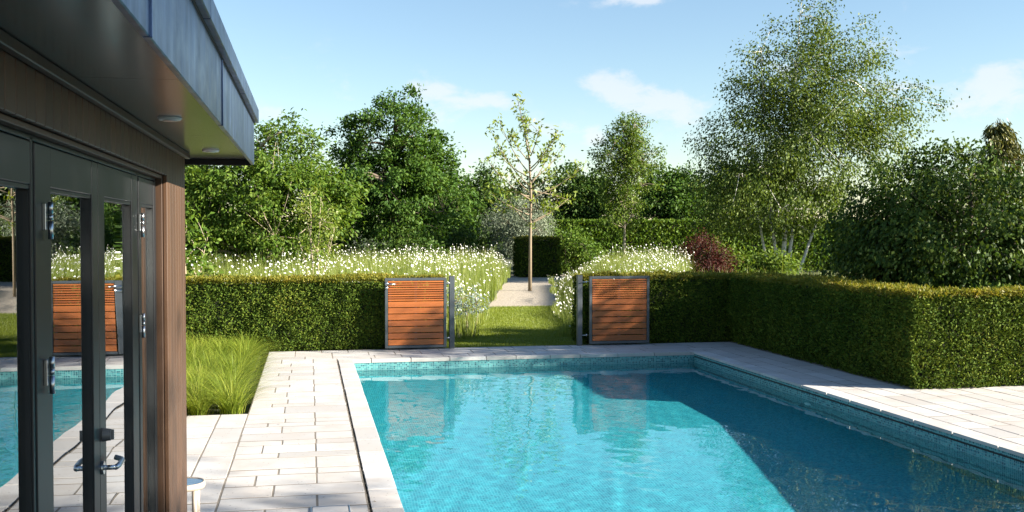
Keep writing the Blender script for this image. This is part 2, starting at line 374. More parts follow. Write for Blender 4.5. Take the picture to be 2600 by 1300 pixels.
def poly_sheet(name, pts, z, mat, kind='structure'):
    V = [(x, y, z) for x, y in pts]
    o = np_mesh(name, V, np.array([list(range(len(pts)))]), mat); tag(o, kind=kind); return o
PATH_A = np.array([3.30, 16.4]); PATH_B = np.array([9.35, 43.0]); PATH_D = (PATH_B - PATH_A) / np.linalg.norm(PATH_B - PATH_A)
PATH_N = np.array([PATH_D[1], -PATH_D[0]])
def on_path(y): return PATH_A[0] + (y - PATH_A[1]) * PATH_D[0] / PATH_D[1]
lawn = poly_sheet('lawn', [(-14, 16.28), (16, 16.28), (16, 17.7), (on_path(17.7) + 0.95, 17.7), (on_path(25.2) + 0.95, 25.2), (on_path(25.2) - 0.95, 25.2), (on_path(17.7) - 0.95, 17.7), (-14, 17.7)], -0.02, M['lawn'])
gravel = poly_sheet('gravel_path', [(on_path(25.2) - 1.15, 25.2), (on_path(25.2) + 1.15, 25.2), (on_path(43) + 1.6, 43), (on_path(43) + 6, 43.0), (on_path(43) + 6, 45), (on_path(43) - 6, 45), (on_path(43) - 6, 43), (on_path(43) - 1.3, 43)], -0.018, M['gravel'])

rnd = random.Random(5)
def slab(x0, x1, y0, y1, parent, z=0.0, t=0.045, g=0.0032):
    b = 0.003; dz = rnd.uniform(0.0, 0.0016)
    x0 += g + rnd.uniform(0, .003); x1 -= g + rnd.uniform(0, .003); y0 += g * 2.1 + rnd.uniform(0, .004); y1 -= g * 2.1 + rnd.uniform(0, .004)
    cx, cy_ = (x0 + x1) / 2, (y0 + y1) / 2; hx, hy = (x1 - x0) / 2, (y1 - y0) / 2
    V = []
    for hz, ins in ((-t, 0), (-b, 0), (0, b)):
        for sx, sy in ((-1, -1), (1, -1), (1, 1), (-1, 1)):
            j = rnd.uniform(0, 0.003) if hz > -t else 0
            V.append((sx * (hx - ins - j), sy * (hy - ins - j), hz + dz + (rnd.uniform(-.001, .001) if hz == 0 else 0)))
    F = [(8, 9, 10, 11)]
    for r_ in (0, 4):
        for k in range(4): F.append((r_ + k, r_ + (k + 1) % 4, r_ + 4 + (k + 1) % 4, r_ + 4 + k))
    me = bpy.data.meshes.new('paving_slab'); me.from_pydata(V, [], F); me.materials.append(M['stone'])
    o = bpy.data.objects.new('paving_slab', me); o.location = (cx, cy_, z); link(o, parent); return o
def base_sheet(name, rects, mat, z=-0.0008):
    V, F = [], []
    for x0, x1, y0, y1 in rects:
        i = len(V); V += [(x0, y0, z), (x1, y0, z), (x1, y1, z), (x0, y1, z)]; F.append((i, i + 1, i + 2, i + 3))
    o = np_mesh(name, V, np.array(F), mat); return tag(o, kind='structure')

# -- walkway on the left of the pool
left_terrace = base_sheet('left_terrace', [(-6.0, 0.389, -3.0, 10.74), (-0.62, 0.389, 10.74, 15.0), (-0.62, 0.389, 15.0, 16.28)], M['joint'])
y = 3.2; k = 0
while y < 15.2:
    h = rnd.choice([0.20, 0.27, 0.33, 0.40, 0.33])
    if y + h > 15.0: h = 15.22 - y
    cuts = [[-0.62, 0.045, 0.385], [-0.62, -0.26, 0.385], [-0.62, -0.40, 0.045, 0.385], [-0.62, -0.24, 0.05, 0.385]][k % 4]
    if 6.78 < y + h / 2 < 7.05: cuts = [-0.62, -0.30, 0.385]
    for a, b in zip(cuts, cuts[1:]):
        # the service cover takes the place of one stone
        slab(a, b, y, y + h, left_terrace)
    y += h; k += 1
    if y >= 15.2: break
xs = [-0.62, -0.89, -1.22, -1.50, -1.85]
for a, b in zip(xs, xs[1:]):
    y = 6.2 + rnd.uniform(-.5, 0)
    while y < 10.74:
        l = rnd.choice([0.55, 0.8, 1.1, 0.7]); y2 = min(y + l, 10.74)
        if 10.74 - y2 < 0.25: y2 = 10.74
        slab(b, a, y, y2, left_terrace); y = y2
# -- coping stones of the three pool sides in view, with the mossy groove beside the left ones
coping = base_sheet('pool_coping', [(0.39, 0.60, 2.0, 15.22), (0.39, 6.08, 15.0, 15.22), (5.86, 6.08, 2.0, 15.22)], M['groove'], -0.020)
y = 2.0
while y < 14.99:
    l = rnd.uniform(0.5, 0.66); y2 = 15.0 if y + l > 14.75 else y + l
    slab(0.3985, 0.617, y, y2, coping, z=0.002, t=0.05, g=0.0025); y = y2
y = 2.0
while y < 14.99:
    l = rnd.uniform(0.5, 0.66); y2 = 15.0 if y + l > 14.75 else y + l
    slab(5.838, 6.075, y, y2, coping, z=0.002, t=0.03, g=0.0025); y = y2
x = 0.39
while x < 6.07:
    l = rnd.uniform(0.45, 0.62); x2 = 6.075 if x + l > 5.8 else x + l
    slab(x, x2, 14.985, 15.21, coping, z=0.002, t=0.05, g=0.0025); x = x2
# moss and grit standing in the groove
mr = np.random.default_rng(3); n = 2600
P = np.stack([0.3925 + mr.normal(0, 0.004, n), mr.uniform(3.0, 15.0, n), np.full(n, -0.020)], 1)
leaf_obj('moss', P, np.stack([mr.normal(0, .5, n), mr.normal(0, .5, n), np.ones(n)], 1), mr.normal(size=(n, 3)), mr.uniform(.015, .034, n), mr.uniform(.006, .012, n), M['groove'], coping)
tag(bpy.data.objects['moss'], kind='stuff')
# -- walkway behind the pool, in front of the gates
far_terrace = base_sheet('far_terrace', [(0.60, 6.1, 15.21, 16.28)], M['joint'])
ys = [15.215, 15.55, 15.95, 16.27]
for r_, (a, b) in enumerate(zip(ys, ys[1:])):
    x = -0.62 - rnd.uniform(0, .2) if r_ else -0.62
    x = -0.62
    while x < 6.95:
        l = rnd.choice([0.4, 0.55, 0.62, 0.8]); x2 = 6.97 if x + l > 6.8 else x + l
        slab(x, x2, a, b, far_terrace); x = x2
# -- terrace on the right of the pool
right_terrace = base_sheet('right_terrace', [(6.08, 14.0, -3.0, 10.95), (6.08, 7.1, 10.95, 15.21), (5.5, 7.1, 15.21, 16.28)], M['joint'])
xs = [6.08, 6.36, 6.62, 6.95]
for a, b in zip(xs, xs[1:]):
    y = 5.6 + rnd.uniform(-.5, 0)
    while y < 15.2:
        l = rnd.choice([0.32, 0.45, 0.6, 0.75]); y2 = 15.21 if y + l > 14.95 else y + l
        slab(a, b, y, y2, right_terrace, g=0.0035); y = y2
xs = [6.95, 7.27, 7.50, 7.83, 8.10, 8.42, 8.70, 9.03, 9.35]
for a, b in zip(xs, xs[1:]):
    y = 6.4 + (a - 6.9) * 1.2 + rnd.uniform(-.5, 0)
    while y < 10.9:
        l = rnd.choice([0.32, 0.45, 0.6, 0.75]); y2 = 10.9 if y + l > 10.7 else y + l
        slab(a, b, y, y2, right_terrace, g=0.0035); y = y2

# ------------------------------------------------------------------ pool
pool = empty('swimming_pool', ((PX0 + PX1) / 2, (PY0 + PY1) / 2, WATER), 'rectangular swimming pool lined with turquoise mosaic tiles', 'swimming pool')
FLOOR = [(PY0, -1.66), (7.5, -1.12), (10.8, -0.80), (PY1, -0.74)]      # floor levels, deep near end to far end, kept shallow to place the shadow edge
def quad_uv(name, quads, uvs, mat, parent):
    V = [v for q in quads for v in q]; F = np.arange(len(V)).reshape(-1, 4)
    o = np_mesh(name, V, F, mat, parent); l = o.data.uv_layers.new(name='UVMap')
    l.data.foreach_set('uv', np.array(uvs, np.float32).ravel()); o.cycles.is_caustics_receiver = True; return o
fq = [[(PX0, ya, za), (PX1, ya, za), (PX1, yb, zb), (PX0, yb, zb)] for (ya, za), (yb, zb) in zip(FLOOR, FLOOR[1:])]
quad_uv('floor', fq, [(x, y) for q in fq for x, y, z in q], M['tile_floor'], pool)
def wall_q(x0, y0, x1, y1, zb, zt):
    return [(x0, y0, zb), (x1, y1, zb), (x1, y1, zt), (x0, y0, zt)]
def wall_uv(q): return [(x + y, z) for x, y, z in q]
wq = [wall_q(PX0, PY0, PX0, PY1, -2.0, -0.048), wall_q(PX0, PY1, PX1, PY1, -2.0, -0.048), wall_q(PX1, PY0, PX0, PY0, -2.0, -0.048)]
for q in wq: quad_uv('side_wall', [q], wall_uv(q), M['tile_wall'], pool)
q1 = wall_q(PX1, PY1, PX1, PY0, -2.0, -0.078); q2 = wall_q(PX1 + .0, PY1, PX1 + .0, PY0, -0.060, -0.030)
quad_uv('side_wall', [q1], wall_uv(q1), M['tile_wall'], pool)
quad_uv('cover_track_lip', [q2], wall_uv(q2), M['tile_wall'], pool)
box('cover_track', PX1 + 0.004, PX1 + 0.045, PY0, PY1, -0.085, -0.055, M['black_slot'], pool, 0)
for yy, zz in ((11.3, -0.42), (7.4, -0.42)):
    bm = bmesh.new(); bmesh.ops.create_cone(bm, cap_ends=True, segments=28, radius1=0.075, radius2=0.062, depth=0.016, matrix=Matrix.Translation((PX1 - 0.008, yy, zz)) @ Matrix.Rotation(R(-90), 4, 'Y'))
    fit = bm_obj('inlet_fitting', bm, M['white'], pool); fit.cycles.is_caustics_receiver = True
water_n = 230
wx = np.linspace(PX0 - 0.001, PX1 + 0.001, water_n); wy = np.linspace(PY0, PY1 + 0.001, int(water_n * 2.4))
GX, GY = np.meshgrid(wx, wy); wr = np.random.default_rng(8); Z = np.zeros_like(GX)
for k in range(30):
    th = wr.normal(0.6, 0.9); lam = wr.uniform(0.11, 0.55)
    Z += 0.0001 * (lam / 0.25) ** 1.15 * np.sin(2 * math.pi / lam * (GX * math.cos(th) + GY * math.sin(th)) + wr.uniform(0, 6.28))
Z *= 0.45 + 0.55 * (np.sin(GX * 1.1 + 0.7 * np.sin(GY * 0.6)) * np.sin(GY * 0.75 + 1.0) * 0.5 + 0.5)
ny, nx = GX.shape; idx = np.arange(ny * nx).reshape(ny, nx)
WF = np.stack([idx[:-1, :-1], idx[:-1, 1:], idx[1:, 1:], idx[1:, :-1]], -1).reshape(-1, 4)
wat = np_mesh('water', np.stack([GX, GY, Z + WATER], -1).reshape(-1, 3), WF, M['water'], None, smooth=True)
tag(wat, kind='structure'); wat.cycles.is_caustics_caster = True

# ------------------------------------------------------------------ service cover let into the walkway
cov = empty('service_cover', (0.13, 6.85, 0), 'square recessed service cover in a steel frame set into pale paving', 'service cover')
box('cover_plate', 0.012, 0.248, 6.712, 6.965, -0.02, 0.0065, M['stone'], cov, 0.002)
for a in ((0.0, 0.26, 6.966, 6.975), (0.0, 0.26, 6.70, 6.709), (0.0, 0.009, 6.709, 6.966), (0.251, 0.26, 6.709, 6.966)):
    box('cover_frame', *a, -0.02, 0.008, M['steel'], cov, 0.001)

# ------------------------------------------------------------------ pool house on the left
XW, XD = -0.73, -0.78            # outer face of the cladding, face of the doors
YC = 6.415                       # far corner of the wall
ZS = 2.327                       # soffit
house = empty('pool_house', (-2.8, 2.0, 0), 'flat-roofed timber pool house with glazed doors and deep zinc eaves', 'building')
HX0, HY0 = -5.2, -3.0
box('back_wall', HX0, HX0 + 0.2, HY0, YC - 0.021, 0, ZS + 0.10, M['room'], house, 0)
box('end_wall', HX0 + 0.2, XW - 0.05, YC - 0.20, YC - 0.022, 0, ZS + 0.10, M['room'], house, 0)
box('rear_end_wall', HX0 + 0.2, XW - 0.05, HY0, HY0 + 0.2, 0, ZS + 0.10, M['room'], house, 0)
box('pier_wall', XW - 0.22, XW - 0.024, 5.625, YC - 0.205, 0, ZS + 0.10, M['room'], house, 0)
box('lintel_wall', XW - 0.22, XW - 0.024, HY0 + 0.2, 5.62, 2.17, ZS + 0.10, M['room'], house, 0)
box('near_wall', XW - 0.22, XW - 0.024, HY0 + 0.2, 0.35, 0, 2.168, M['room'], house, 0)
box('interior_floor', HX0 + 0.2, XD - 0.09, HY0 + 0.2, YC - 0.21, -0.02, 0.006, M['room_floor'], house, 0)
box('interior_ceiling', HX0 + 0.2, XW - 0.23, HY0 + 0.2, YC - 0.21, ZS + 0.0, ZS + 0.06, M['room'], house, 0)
# cladding boards over the doors, on the pier and round the corner
y = 0.36
while y < 5.61:
    w = 0.098; y2 = min(y + w, 5.622); box('cladding_board', XW - 0.022, XW, y, y2 - 0.006, 2.15, ZS - 0.032, M['cladding'], house, 0.003); y += w
y = 5.625
while y < YC - 0.02:
    w = 0.113; y2 = min(y + w, YC); box('cladding_board', XW - 0.022, XW, y, y2 - 0.004, 0.01, ZS - 0.032, M['cladding'], house, 0.003); y += w
x = XW - 0.025
while x > -2.6:
    box('cladding_board', x - 0.108, x, YC - 0.0215, YC, 0.01, ZS - 0.032, M['cladding'], house, 0.003); x -= 0.113
box('reveal_board', XD - 0.06, XW - 0.023, 5.598, 5.624, 0.01, 2.15, M['cladding'], house, 0.002)
box('head_board', XD - 0.06, XW - 0.0235, 0.36, 5.597, 2.132, 2.149, M['cladding'], house, 0.002)
box('eaves_batten', XW + 0.001, XW + 0.028, HY0, YC + 0.028, ZS - 0.034, ZS - 0.002, M['cladding'], house, 0.003)
# flat roof with soffit, fascia sheets and a projecting capping
XF, YF = -0.352, 6.925
sof_cuts = [HY0, -0.6, 1.4, 3.35, 5.25, YF - 0.022]
for a, b in zip(sof_cuts, sof_cuts[1:]):
    box('soffit_panel', XW - 0.3, XF - 0.022, a + 0.0015, b - 0.0015, ZS, ZS + 0.015, M['soffit'], house, 0.001)
box('soffit_panel', HX0, XW - 0.301, YC - 0.02, YF - 0.022, ZS, ZS + 0.015, M['soffit'], house, 0.001)
box('roof_deck', HX0 - 0.3, XF - 0.023, HY0 - 0.3, YF - 0.023, ZS + 0.105, 2.60, M['zinc'], house, 0)
fy = [HY0 - 0.3, 0.55, 2.45, 4.398, YF]
for a, b in zip(fy, fy[1:]):
    box('fascia_sheet', XF - 0.020, XF, a + 0.003, b - 0.003, ZS - 0.034, 2.566, M['zinc'], house, 0.003)
for b in fy[1:-1]: box('fascia_seam', XF - 0.014, XF + 0.006, b - 0.010, b - 0.004, ZS - 0.036, 2.566, M['zinc'], house, 0.001)
box('fascia_sheet', HX0 - 0.3, XF - 0.021, YF - 0.020, YF, ZS - 0.034, 2.566, M['zinc'], house, 0.003)
box('soffit_edge_trim', XF - 0.034, XF - 0.0205, HY0, YF - 0.035, ZS - 0.012, ZS - 0.001, M['alu_dark'], house, 0.001)
box('soffit_edge_trim', XW - 0.35, XF - 0.0205, YF - 0.034, YF - 0.0205, ZS - 0.040, ZS - 0.001, M['alu_dark'], house, 0.001)
cy_ = [HY0 - 0.3, 1.7, 3.6, 5.497, YF + 0.035]
for a, b in zip(cy_, cy_[1:]): box('roof_capping', XF - 0.16, XF + 0.030, a + 0.003, b - 0.003, 2.570, 2.658, M['zinc'], house, 0.004)
box('capping_shade_strip', XF - 0.1, XF + 0.006, HY0, YF + 0.006, 2.563, 2.5695, M['alu_dark'], house, 0)  # black strip standing in for the shade under the capping
box('roof_capping', HX0 - 0.3, XF - 0.161, YF - 0.16, YF + 0.035, 2.570, 2.658, M['zinc'], house, 0.004)
for x, y in ((-0.566, 4.457), (-0.557, 6.156)):
    bm = bmesh.new()
    bmesh.ops.create_cone(bm, cap_ends=True, segments=32, radius1=0.044, radius2=0.050, depth=0.010, matrix=Matrix.Translation((x, y, ZS - 0.006)))
    d = bm_obj('downlight', bm, M['white'], house)
    bm = bmesh.new(); bmesh.ops.create_cone(bm, cap_ends=True, segments=24, radius1=0.028, radius2=0.030, depth=0.004, matrix=Matrix.Translation((x, y, ZS - 0.0125)))
    bm_obj('lamp_lens', bm, M['steel'], d)
# aluminium frame and glazed leaves; a leaf: y from, y to, glass from, glass to, hinge side
FT = 2.128
def jamb(y0, y1): return box('door_jamb', XD - 0.07, XD - 0.004, y0, y1, 0.01, FT, M['alu'], house, 0.003)
box('door_head', XD - 0.07, XD - 0.004, 0.36, 5.597, 2.116, 2.131, M['alu'], house, 0.002)
box('threshold', XD - 0.09, XD + 0.02, 0.36, 5.597, 0.0, 0.022, M['alu'], house, 0.003)
jamb(3.152, 3.183); jamb(4.985, 5.028); jamb(5.560, 5.597); jamb(1.05, 1.09)
def glazed(name, y0, y1, g0, g1, hinge=None, label=None):
    d = empty(name, (XD, (y0 + y1) / 2, 0)); d.parent = house; d.matrix_parent_inverse = Matrix.Translation(-house.location)
    if label: d['label'] = label
    zt, zg, zb = 2.112, 1.988, 0.30
    t0, t1 = XD - 0.055, XD
    box('stile', t0, t1, y0, g0, 0.03, zt, M['alu'], d, 0.003); box('stile', t0, t1, g1, y1, 0.03, zt, M['alu'], d, 0.003)
    box('top_rail', t0, t1 - 0.001, g0, g1, zg, zt, M['alu'], d, 0.003); box('bottom_rail', t0, t1 - 0.001, g0, g1, 0.03, zb, M['alu'], d, 0.003)
    box('glazing_bead', t0 + 0.01, t1 - 0.004, g0, g1, zg - 0.014, zg - 0.0005, M['alu'], d, 0.002)
    for a, b in ((g0 + .0005, g0 + 0.004), (g1 - 0.004, g1 - .0005)):
        box('gasket', t0 + 0.004, t1 - 0.006, a, b, zb + .001, zg - 0.015, M['alu_dark'], d, 0)
    box('glass_pane', XD - 0.027, XD - 0.021, g0 + 0.0005, g1 - 0.0005, zb + 0.0005, zg - 0.0145, M['glass'], d, 0)
    return d
def hinge(d, y, z0, z1):
    z = (z0 + z1) / 2; h = z1 - z0
    lst = [([(XD + 0.016, y, z0), (XD + 0.016, y, z - 0.002)], [0.0078] * 2, 10), ([(XD + 0.016, y, z + 0.002), (XD + 0.016, y, z + h * .17 - .001)], [0.0078] * 2, 10), ([(XD + 0.016, y, z + h * .17 + .001), (XD + 0.016, y, z1)], [0.0078] * 2, 10)]
    o = tubes_obj('hinge', lst, M['steel'], d, smooth=False)
    box('hinge_plate', XD + 0.0005, XD + 0.010, y - 0.034, y - 0.012, z0 + .25 * h, z1 - .05 * h, M['steel'], o, 0.001)
dl = glazed('door', 3.185, 4.0855, 3.372, 3.979, label='left leaf of the glazed double door')
dr = glazed('door', 4.0885, 4.982, 4.209, 4.837, label='right leaf of the glazed double door with a lever handle')
for z0 in (0.22, 1.363, 1.83): hinge(dl, 3.297, z0, z0 + 0.112)
for z0 in (0.22, 1.357, 1.828): hinge(dr, 5.036, z0, z0 + 0.114)
fixed = glazed('side_light', 5.031, 5.557, 5.10, 5.50, label='narrow fixed side light next to the pier')
fl_ = glazed('window_panel', 2.20, 3.150, 2.33, 3.140, label='fixed glazed panel left of the doors')
glazed('window_panel', 1.093, 2.197, 1.22, 2.07)
# lever handle with rose, and the lock cylinder above it
hy, hz = 4.118, 0.953
lever = tubes_obj('handle', [([(XD + 0.004, hy, hz), (XD + 0.050, hy, hz)], [0.010] * 2, 10),
     ([(XD + 0.050, hy - 0.004, hz), (XD + 0.056, hy + 0.03, hz + .001), (XD + 0.057, hy + 0.098, hz + .004), (XD + 0.050, hy + 0.118, hz + .006), (XD + 0.026, hy + 0.128, hz + 0.012)], [0.0105] * 5, 10)], M['steel'], dr)
tubes_obj('inner_handle', [([(XD - 0.06, hy, hz), (XD - 0.105, hy, hz)], [0.009] * 2, 10), ([(XD - 0.105, hy - .003, hz), (XD - 0.11, hy + 0.11, hz)], [0.010] * 2, 10)], M['steel'], dr)
bm = bmesh.new(); bmesh.ops.create_cone(bm, cap_ends=True, segments=28, radius1=0.026, radius2=0.025, depth=0.008, matrix=Matrix.Translation((XD + 0.005, hy, hz)) @ Matrix.Rotation(R(90), 4, 'Y'))
bm_obj('handle_rose', bm, M['steel'], dr)
bm = bmesh.new(); bmesh.ops.create_cone(bm, cap_ends=True, segments=28, radius1=0.026, radius2=0.022, depth=0.030, matrix=Matrix.Translation((XD + 0.016, hy + 0.02, hz + 0.122)) @ Matrix.Rotation(R(90), 4, 'Y'))
bmesh.ops.create_cube(bm, size=0.02, matrix=Matrix.Translation((XD + 0.034, hy + 0.02, hz + 0.122)) @ Matrix.Diagonal((0.7, 0.5, 1.9, 1)))
bm_obj('lock_knob', bm, M['frame_grey'], dr)

# ------------------------------------------------------------------ low glass side table by the corner
TX, TY, TRX, TRY = -0.94, 6.74, 0.285, 0.15
tab = empty('side_table', (TX, TY, 0), 'low oval glass side table with champagne metal rim beside the timber corner', 'side table')
ang = np.linspace(0, 2 * math.pi, 65)[:-1]
def oval(a, off): return (TX + (TRX + off) * math.copysign(abs(math.cos(a)) ** .8, math.cos(a)), TY + (TRY + off) * math.copysign(abs(math.sin(a)) ** .8, math.sin(a)))
bm = bmesh.new()
for z in (0.262, 0.268):
    f_ = bm.faces.new([bm.verts.new((*oval(a, -0.018), z)) for a in ang])
bm_obj('glass_top', bm, M['glass'], tab)
bm = bmesh.new(); prof = [(-0.024, 0.232), (-0.004, 0.232), (0.0, 0.246), (-0.004, 0.272), (-0.016, 0.272), (-0.020, 0.258)]
rings = [[bm.verts.new((*oval(a, o_), z)) for o_, z in prof] for a in ang]
for i in range(64):
    A, B = rings[i], rings[(i + 1) % 64]
    for k in range(6): bm.faces.new((A[k], B[k], B[(k + 1) % 6], A[(k + 1) % 6]))
bm_obj('rim', bm, M['table_metal'], tab, True)
for a in (-35, 35, 145, 215):
    x, y = oval(R(a), -0.02)
    tubes_obj('leg', [([(x, y, 0.234), (x, y, 0.0)], [0.017, 0.016], 12)], M['table_metal'], tab)

# ------------------------------------------------------------------ gates, opened flat against the hedge
def gate(name, label, x0, x1, post_x, hinge_side, yg=16.13, handle=None):
    g = empty(name, ((x0 + x1) / 2, yg, 0), label, 'gate', 'pair of garden gates')
    z0, z1 = 0.030, 1.135; b = 0.042; y0, y1 = yg - 0.02, yg + 0.02
    for a0, a1 in ((x0, x0 + b), (x1 - b, x1)): box('frame_stile', a0, a1, y0, y1, z0, z1, M['frame_grey'], g, 0.003)
    box('frame_rail', x0 + b, x1 - b, y0, y1 - .001, z0, z0 + b, M['frame_grey'], g, 0.003); box('frame_rail', x0 + b, x1 - b, y0, y1 - .001, z1 - b, z1, M['frame_grey'], g, 0.003)
    zt = z1 - b; zb = z0 + b; unit_h = (zt - zb) / (9 * 0.0371 + 7 * 0.1025)
    z = zt
    for i in range(16):
        p = (0.0371 if i < 9 else 0.1025) * unit_h; gap = 0.012
        box('slat', x0 + b + 0.006, x1 - b - 0.006, y0 + 0.004, y0 + 0.022, z - p + gap * .5, z - gap * .5, M['cedar_gate'], g, 0.002)
        z -= p
    # fixing battens behind the slats
    for xb in (x0 + b + 0.02, (x0 + x1) / 2 - 0.02, x1 - b - 0.06):
        box('rear_batten', xb, xb + 0.04, y0 + 0.023, y1 - .002, zb, zt, M['frame_grey'], g, 0)
    for zh in (0.175, 1.045):
        a, c = (x1, post_x) if hinge_side > 0 else (post_x, x0)
        tubes_obj('hinge', [([(a - 0.012, yg, zh), (c + 0.012, yg + 0.035, zh)], [0.007] * 2, 8), ([((a + c) / 2 + .012, yg + .018, zh - .018), ((a + c) / 2 + .012, yg + .018, zh + .018)], [0.011] * 2, 8)], M['steel'], g)
    if handle:
        xh = x0 + 0.024
        tubes_obj('lever_handle', [([(xh, y0 - 0.0, 1.043), (xh, y0 - 0.045, 1.043)], [0.010] * 2, 8), ([(xh, y0 - 0.045, 1.043), (xh + 0.06, y0 - 0.05, 1.043), (xh + 0.14, y0 - 0.045, 1.040)], [0.0095, .0095, .008], 8),
              ([(xh, y0 - 0.001, 1.043), (xh, y0 - 0.012, 1.043)], [0.026] * 2, 16)], M['steel'], g)
        tubes_obj('keyhole_rose', [([(xh, y0 - 0.001, 0.982), (xh, y0 - 0.012, 0.982)], [0.024] * 2, 16)], M['steel'], g)
    return g
gate('garden_gate', 'orange cedar slat gate left of the opening with a steel lever handle', 1.160, 2.130, 2.185, 1, handle=True)
gate('garden_gate', 'half-shaded cedar slat gate right of the opening', 4.478, 5.500, 4.375, -1)
for x, lab in ((2.225, 'dark grey steel gate post beside the sunlit left gate'), (4.330, 'dark grey steel gate post beside the half-shaded right gate')):
    p = empty('gate_post', (x, 16.20, 0), lab, 'gate post', 'gate posts')
    box('post', x - 0.041, x + 0.041, 16.16, 16.24, -0.02, 1.150, M['frame_grey'], p, 0.004)
    box('post_cap', x - 0.043, x + 0.043, 16.158, 16.242, 1.150, 1.156, M['frame_grey'], p, 0.002)
box_edge = box('lawn_edging', 2.27, 4.285, 16.262, 16.275, -0.06, 0.004, M['frame_grey'], None, 0.001); tag(box_edge, kind='structure')

# ------------------------------------------------------------------ hedges
def hedge_face(rng, o, u, v, n, dens, seed):
    """random sprigs on the rectangle o + s u + t v with outward normal n"""
    u, v, n, o = map(lambda a: np.array(a, float), (u, v, n, o))
    area = np.linalg.norm(np.cross(u, v)); N = int(area * dens)
    s, t = rng.random(N), rng.random(N)
    P = o + s[:, None] * u + t[:, None] * v
    nz = noise3(P, 5.5, seed); nz2 = noise3(P, 17.0, seed + 1)
    nz0 = noise3(P, 1.3, seed + 2)
    P = P + n * (nz0 * 0.020 + nz * 0.024 + nz2 * 0.024 + rng.normal(0, 0.018, N) - 0.045)[:, None]
    shoot = rng.random(N) < 0.012
    P[shoot] += n * rng.uniform(0.01, 0.045, shoot.sum())[:, None]
    D = n * 0.45 + unit(rng.normal(size=(N, 3))) * 0.9 + np.array([0, 0, 0.25])
    return P, D, n * 0.9 + unit(rng.normal(size=(N, 3))) * 0.85
def hedge(name, label, boxes, seed, dens=3600, size=0.055, mats=None, cat='hedge', core_mat=None, tips=True, wscale=0.42):
    x0 = min(b[0] for b in boxes); y0 = min(b[2] for b in boxes)
    h = empty(name, ((boxes[0][0] + boxes[0][1]) / 2, (boxes[0][2] + boxes[0][3]) / 2, 0), label, cat)
    rng = np.random.default_rng(seed)
    for b in boxes:
        bx0, bx1, by0, by1, bz1, sides = b
        Ps, Ds, Ns, mi = [], [], [], []
        faces = {'s': ((bx0, by0, 0), (bx1 - bx0, 0, 0), (0, 0, bz1), (0, -1, 0)), 'n': ((bx0, by1, 0), (bx1 - bx0, 0, 0), (0, 0, bz1), (0, 1, 0)),
                 'w': ((bx0, by0, 0), (0, by1 - by0, 0), (0, 0, bz1), (-1, 0, 0)), 'e': ((bx1, by0, 0), (0, by1 - by0, 0), (0, 0, bz1), (1, 0, 0)),
                 't': ((bx0, by0, bz1), (bx1 - bx0, 0, 0), (0, by1 - by0, 0), (0, 0, 1))}
        for fkey in sides:
            P, D, N = hedge_face(rng, *faces[fkey], dens * (0.45 if fkey == 'n' else 1.0), seed + ord(fkey))
            Ps.append(P); Ds.append(D); Ns.append(N)
            tip = (P[:, 2] > bz1 - 0.055 - 0.03 * rng.random(len(P))) if tips else np.zeros(len(P), bool)
            mi.append(tip.astype(np.int32))
        P, D, N, mi = map(np.concatenate, (Ps, Ds, Ns, mi))
        L = rng.uniform(0.6, 1.25, len(P)) * size
        o = leaf_obj('foliage', P, D, N, L, L * rng.uniform(.75, 1.2, len(P)) * wscale, mats or [M['yew'], M['yew_tip']], h, mat_idx=mi)
        tag(o, kind='stuff')
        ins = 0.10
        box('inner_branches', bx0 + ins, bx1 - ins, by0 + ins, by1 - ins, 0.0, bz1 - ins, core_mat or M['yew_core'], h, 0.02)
    return h
hedge('clipped_hedge', 'long clipped yew hedge on the left behind the grass bed', [(-7.0, 2.14, 16.30, 17.05, 1.135, 'stwe')], 11, dens=6800, size=0.044)
hedge('clipped_hedge', 'clipped yew hedge turning round the terrace right of the pool', [(4.42, 7.60, 16.32, 17.05, 1.135, 'stw'), (6.975, 7.70, 11.55, 16.33, 1.15, 'wt'), (6.975, 14.0, 10.88, 11.56, 1.155, 'swt')], 12, dens=7000, size=0.044)
hedge('clipped_block', 'small square clipped yew block at the far end of the gravel path', [(8.62, 10.28, 41.6, 43.2, 1.62, 'swet')], 13, dens=900, size=0.11)
hedge('beech_hedge', 'long leafy green hedge across the back of the garden', [(10.6, 30.0, 46.0, 47.0, 2.38, 'st')], 14, dens=420, size=0.16, mats=[M['beech'], M['beech']], tips=False, wscale=0.6)

# ------------------------------------------------------------------ grass: bed of sedges, lawn blades
def blades(name, P, H, W, lean, mat, rng, seg=3, parent=None, az=None):
    """curved tapering blades, each a strip of seg quads"""
    n = len(P); a = rng.uniform(0, 2 * math.pi, n) if az is None else az
    out = np.stack([np.cos(a), np.sin(a), np.zeros(n)], 1); side = np.stack([-np.sin(a), np.cos(a), np.zeros(n)], 1)
    tw = rng.uniform(-0.6, 0.6, n); side = side * np.cos(tw)[:, None] + out * np.sin(tw)[:, None]
    rows = []
    for k in range(seg + 1):
        t = k / seg; c = P + out * (lean * H * t ** 1.8)[:, None] + np.array([0, 0, 1.0]) * (H * (t - 0.32 * np.minimum(lean, 1.4) * t ** 2.6))[:, None]
        w = W * (1 - t ** 1.5 * 0.93) * 0.5
        rows.append(np.stack([c - side * w[:, None], c + side * w[:, None]], 1))
    V = np.stack(rows, 1).reshape(n, -1, 3); per = (seg + 1) * 2
    b = np.arange(n)[:, None] * per
    F = np.concatenate([b + np.array([[2 * k, 2 * k + 1, 2 * k + 3, 2 * k + 2]]) for k in range(seg)], 0)
    return np_mesh(name, V.reshape(-1, 3), F, mat, parent)
gr = np.random.default_rng(21)
tuft = []
for yy in np.arange(10.92, 16.25, 0.30):
    for xx in np.arange(-3.3, -0.72, 0.30):
        tuft.append((xx + gr.normal(0, .05), yy + gr.normal(0, .05)))
tuft = np.array(tuft); per = 200
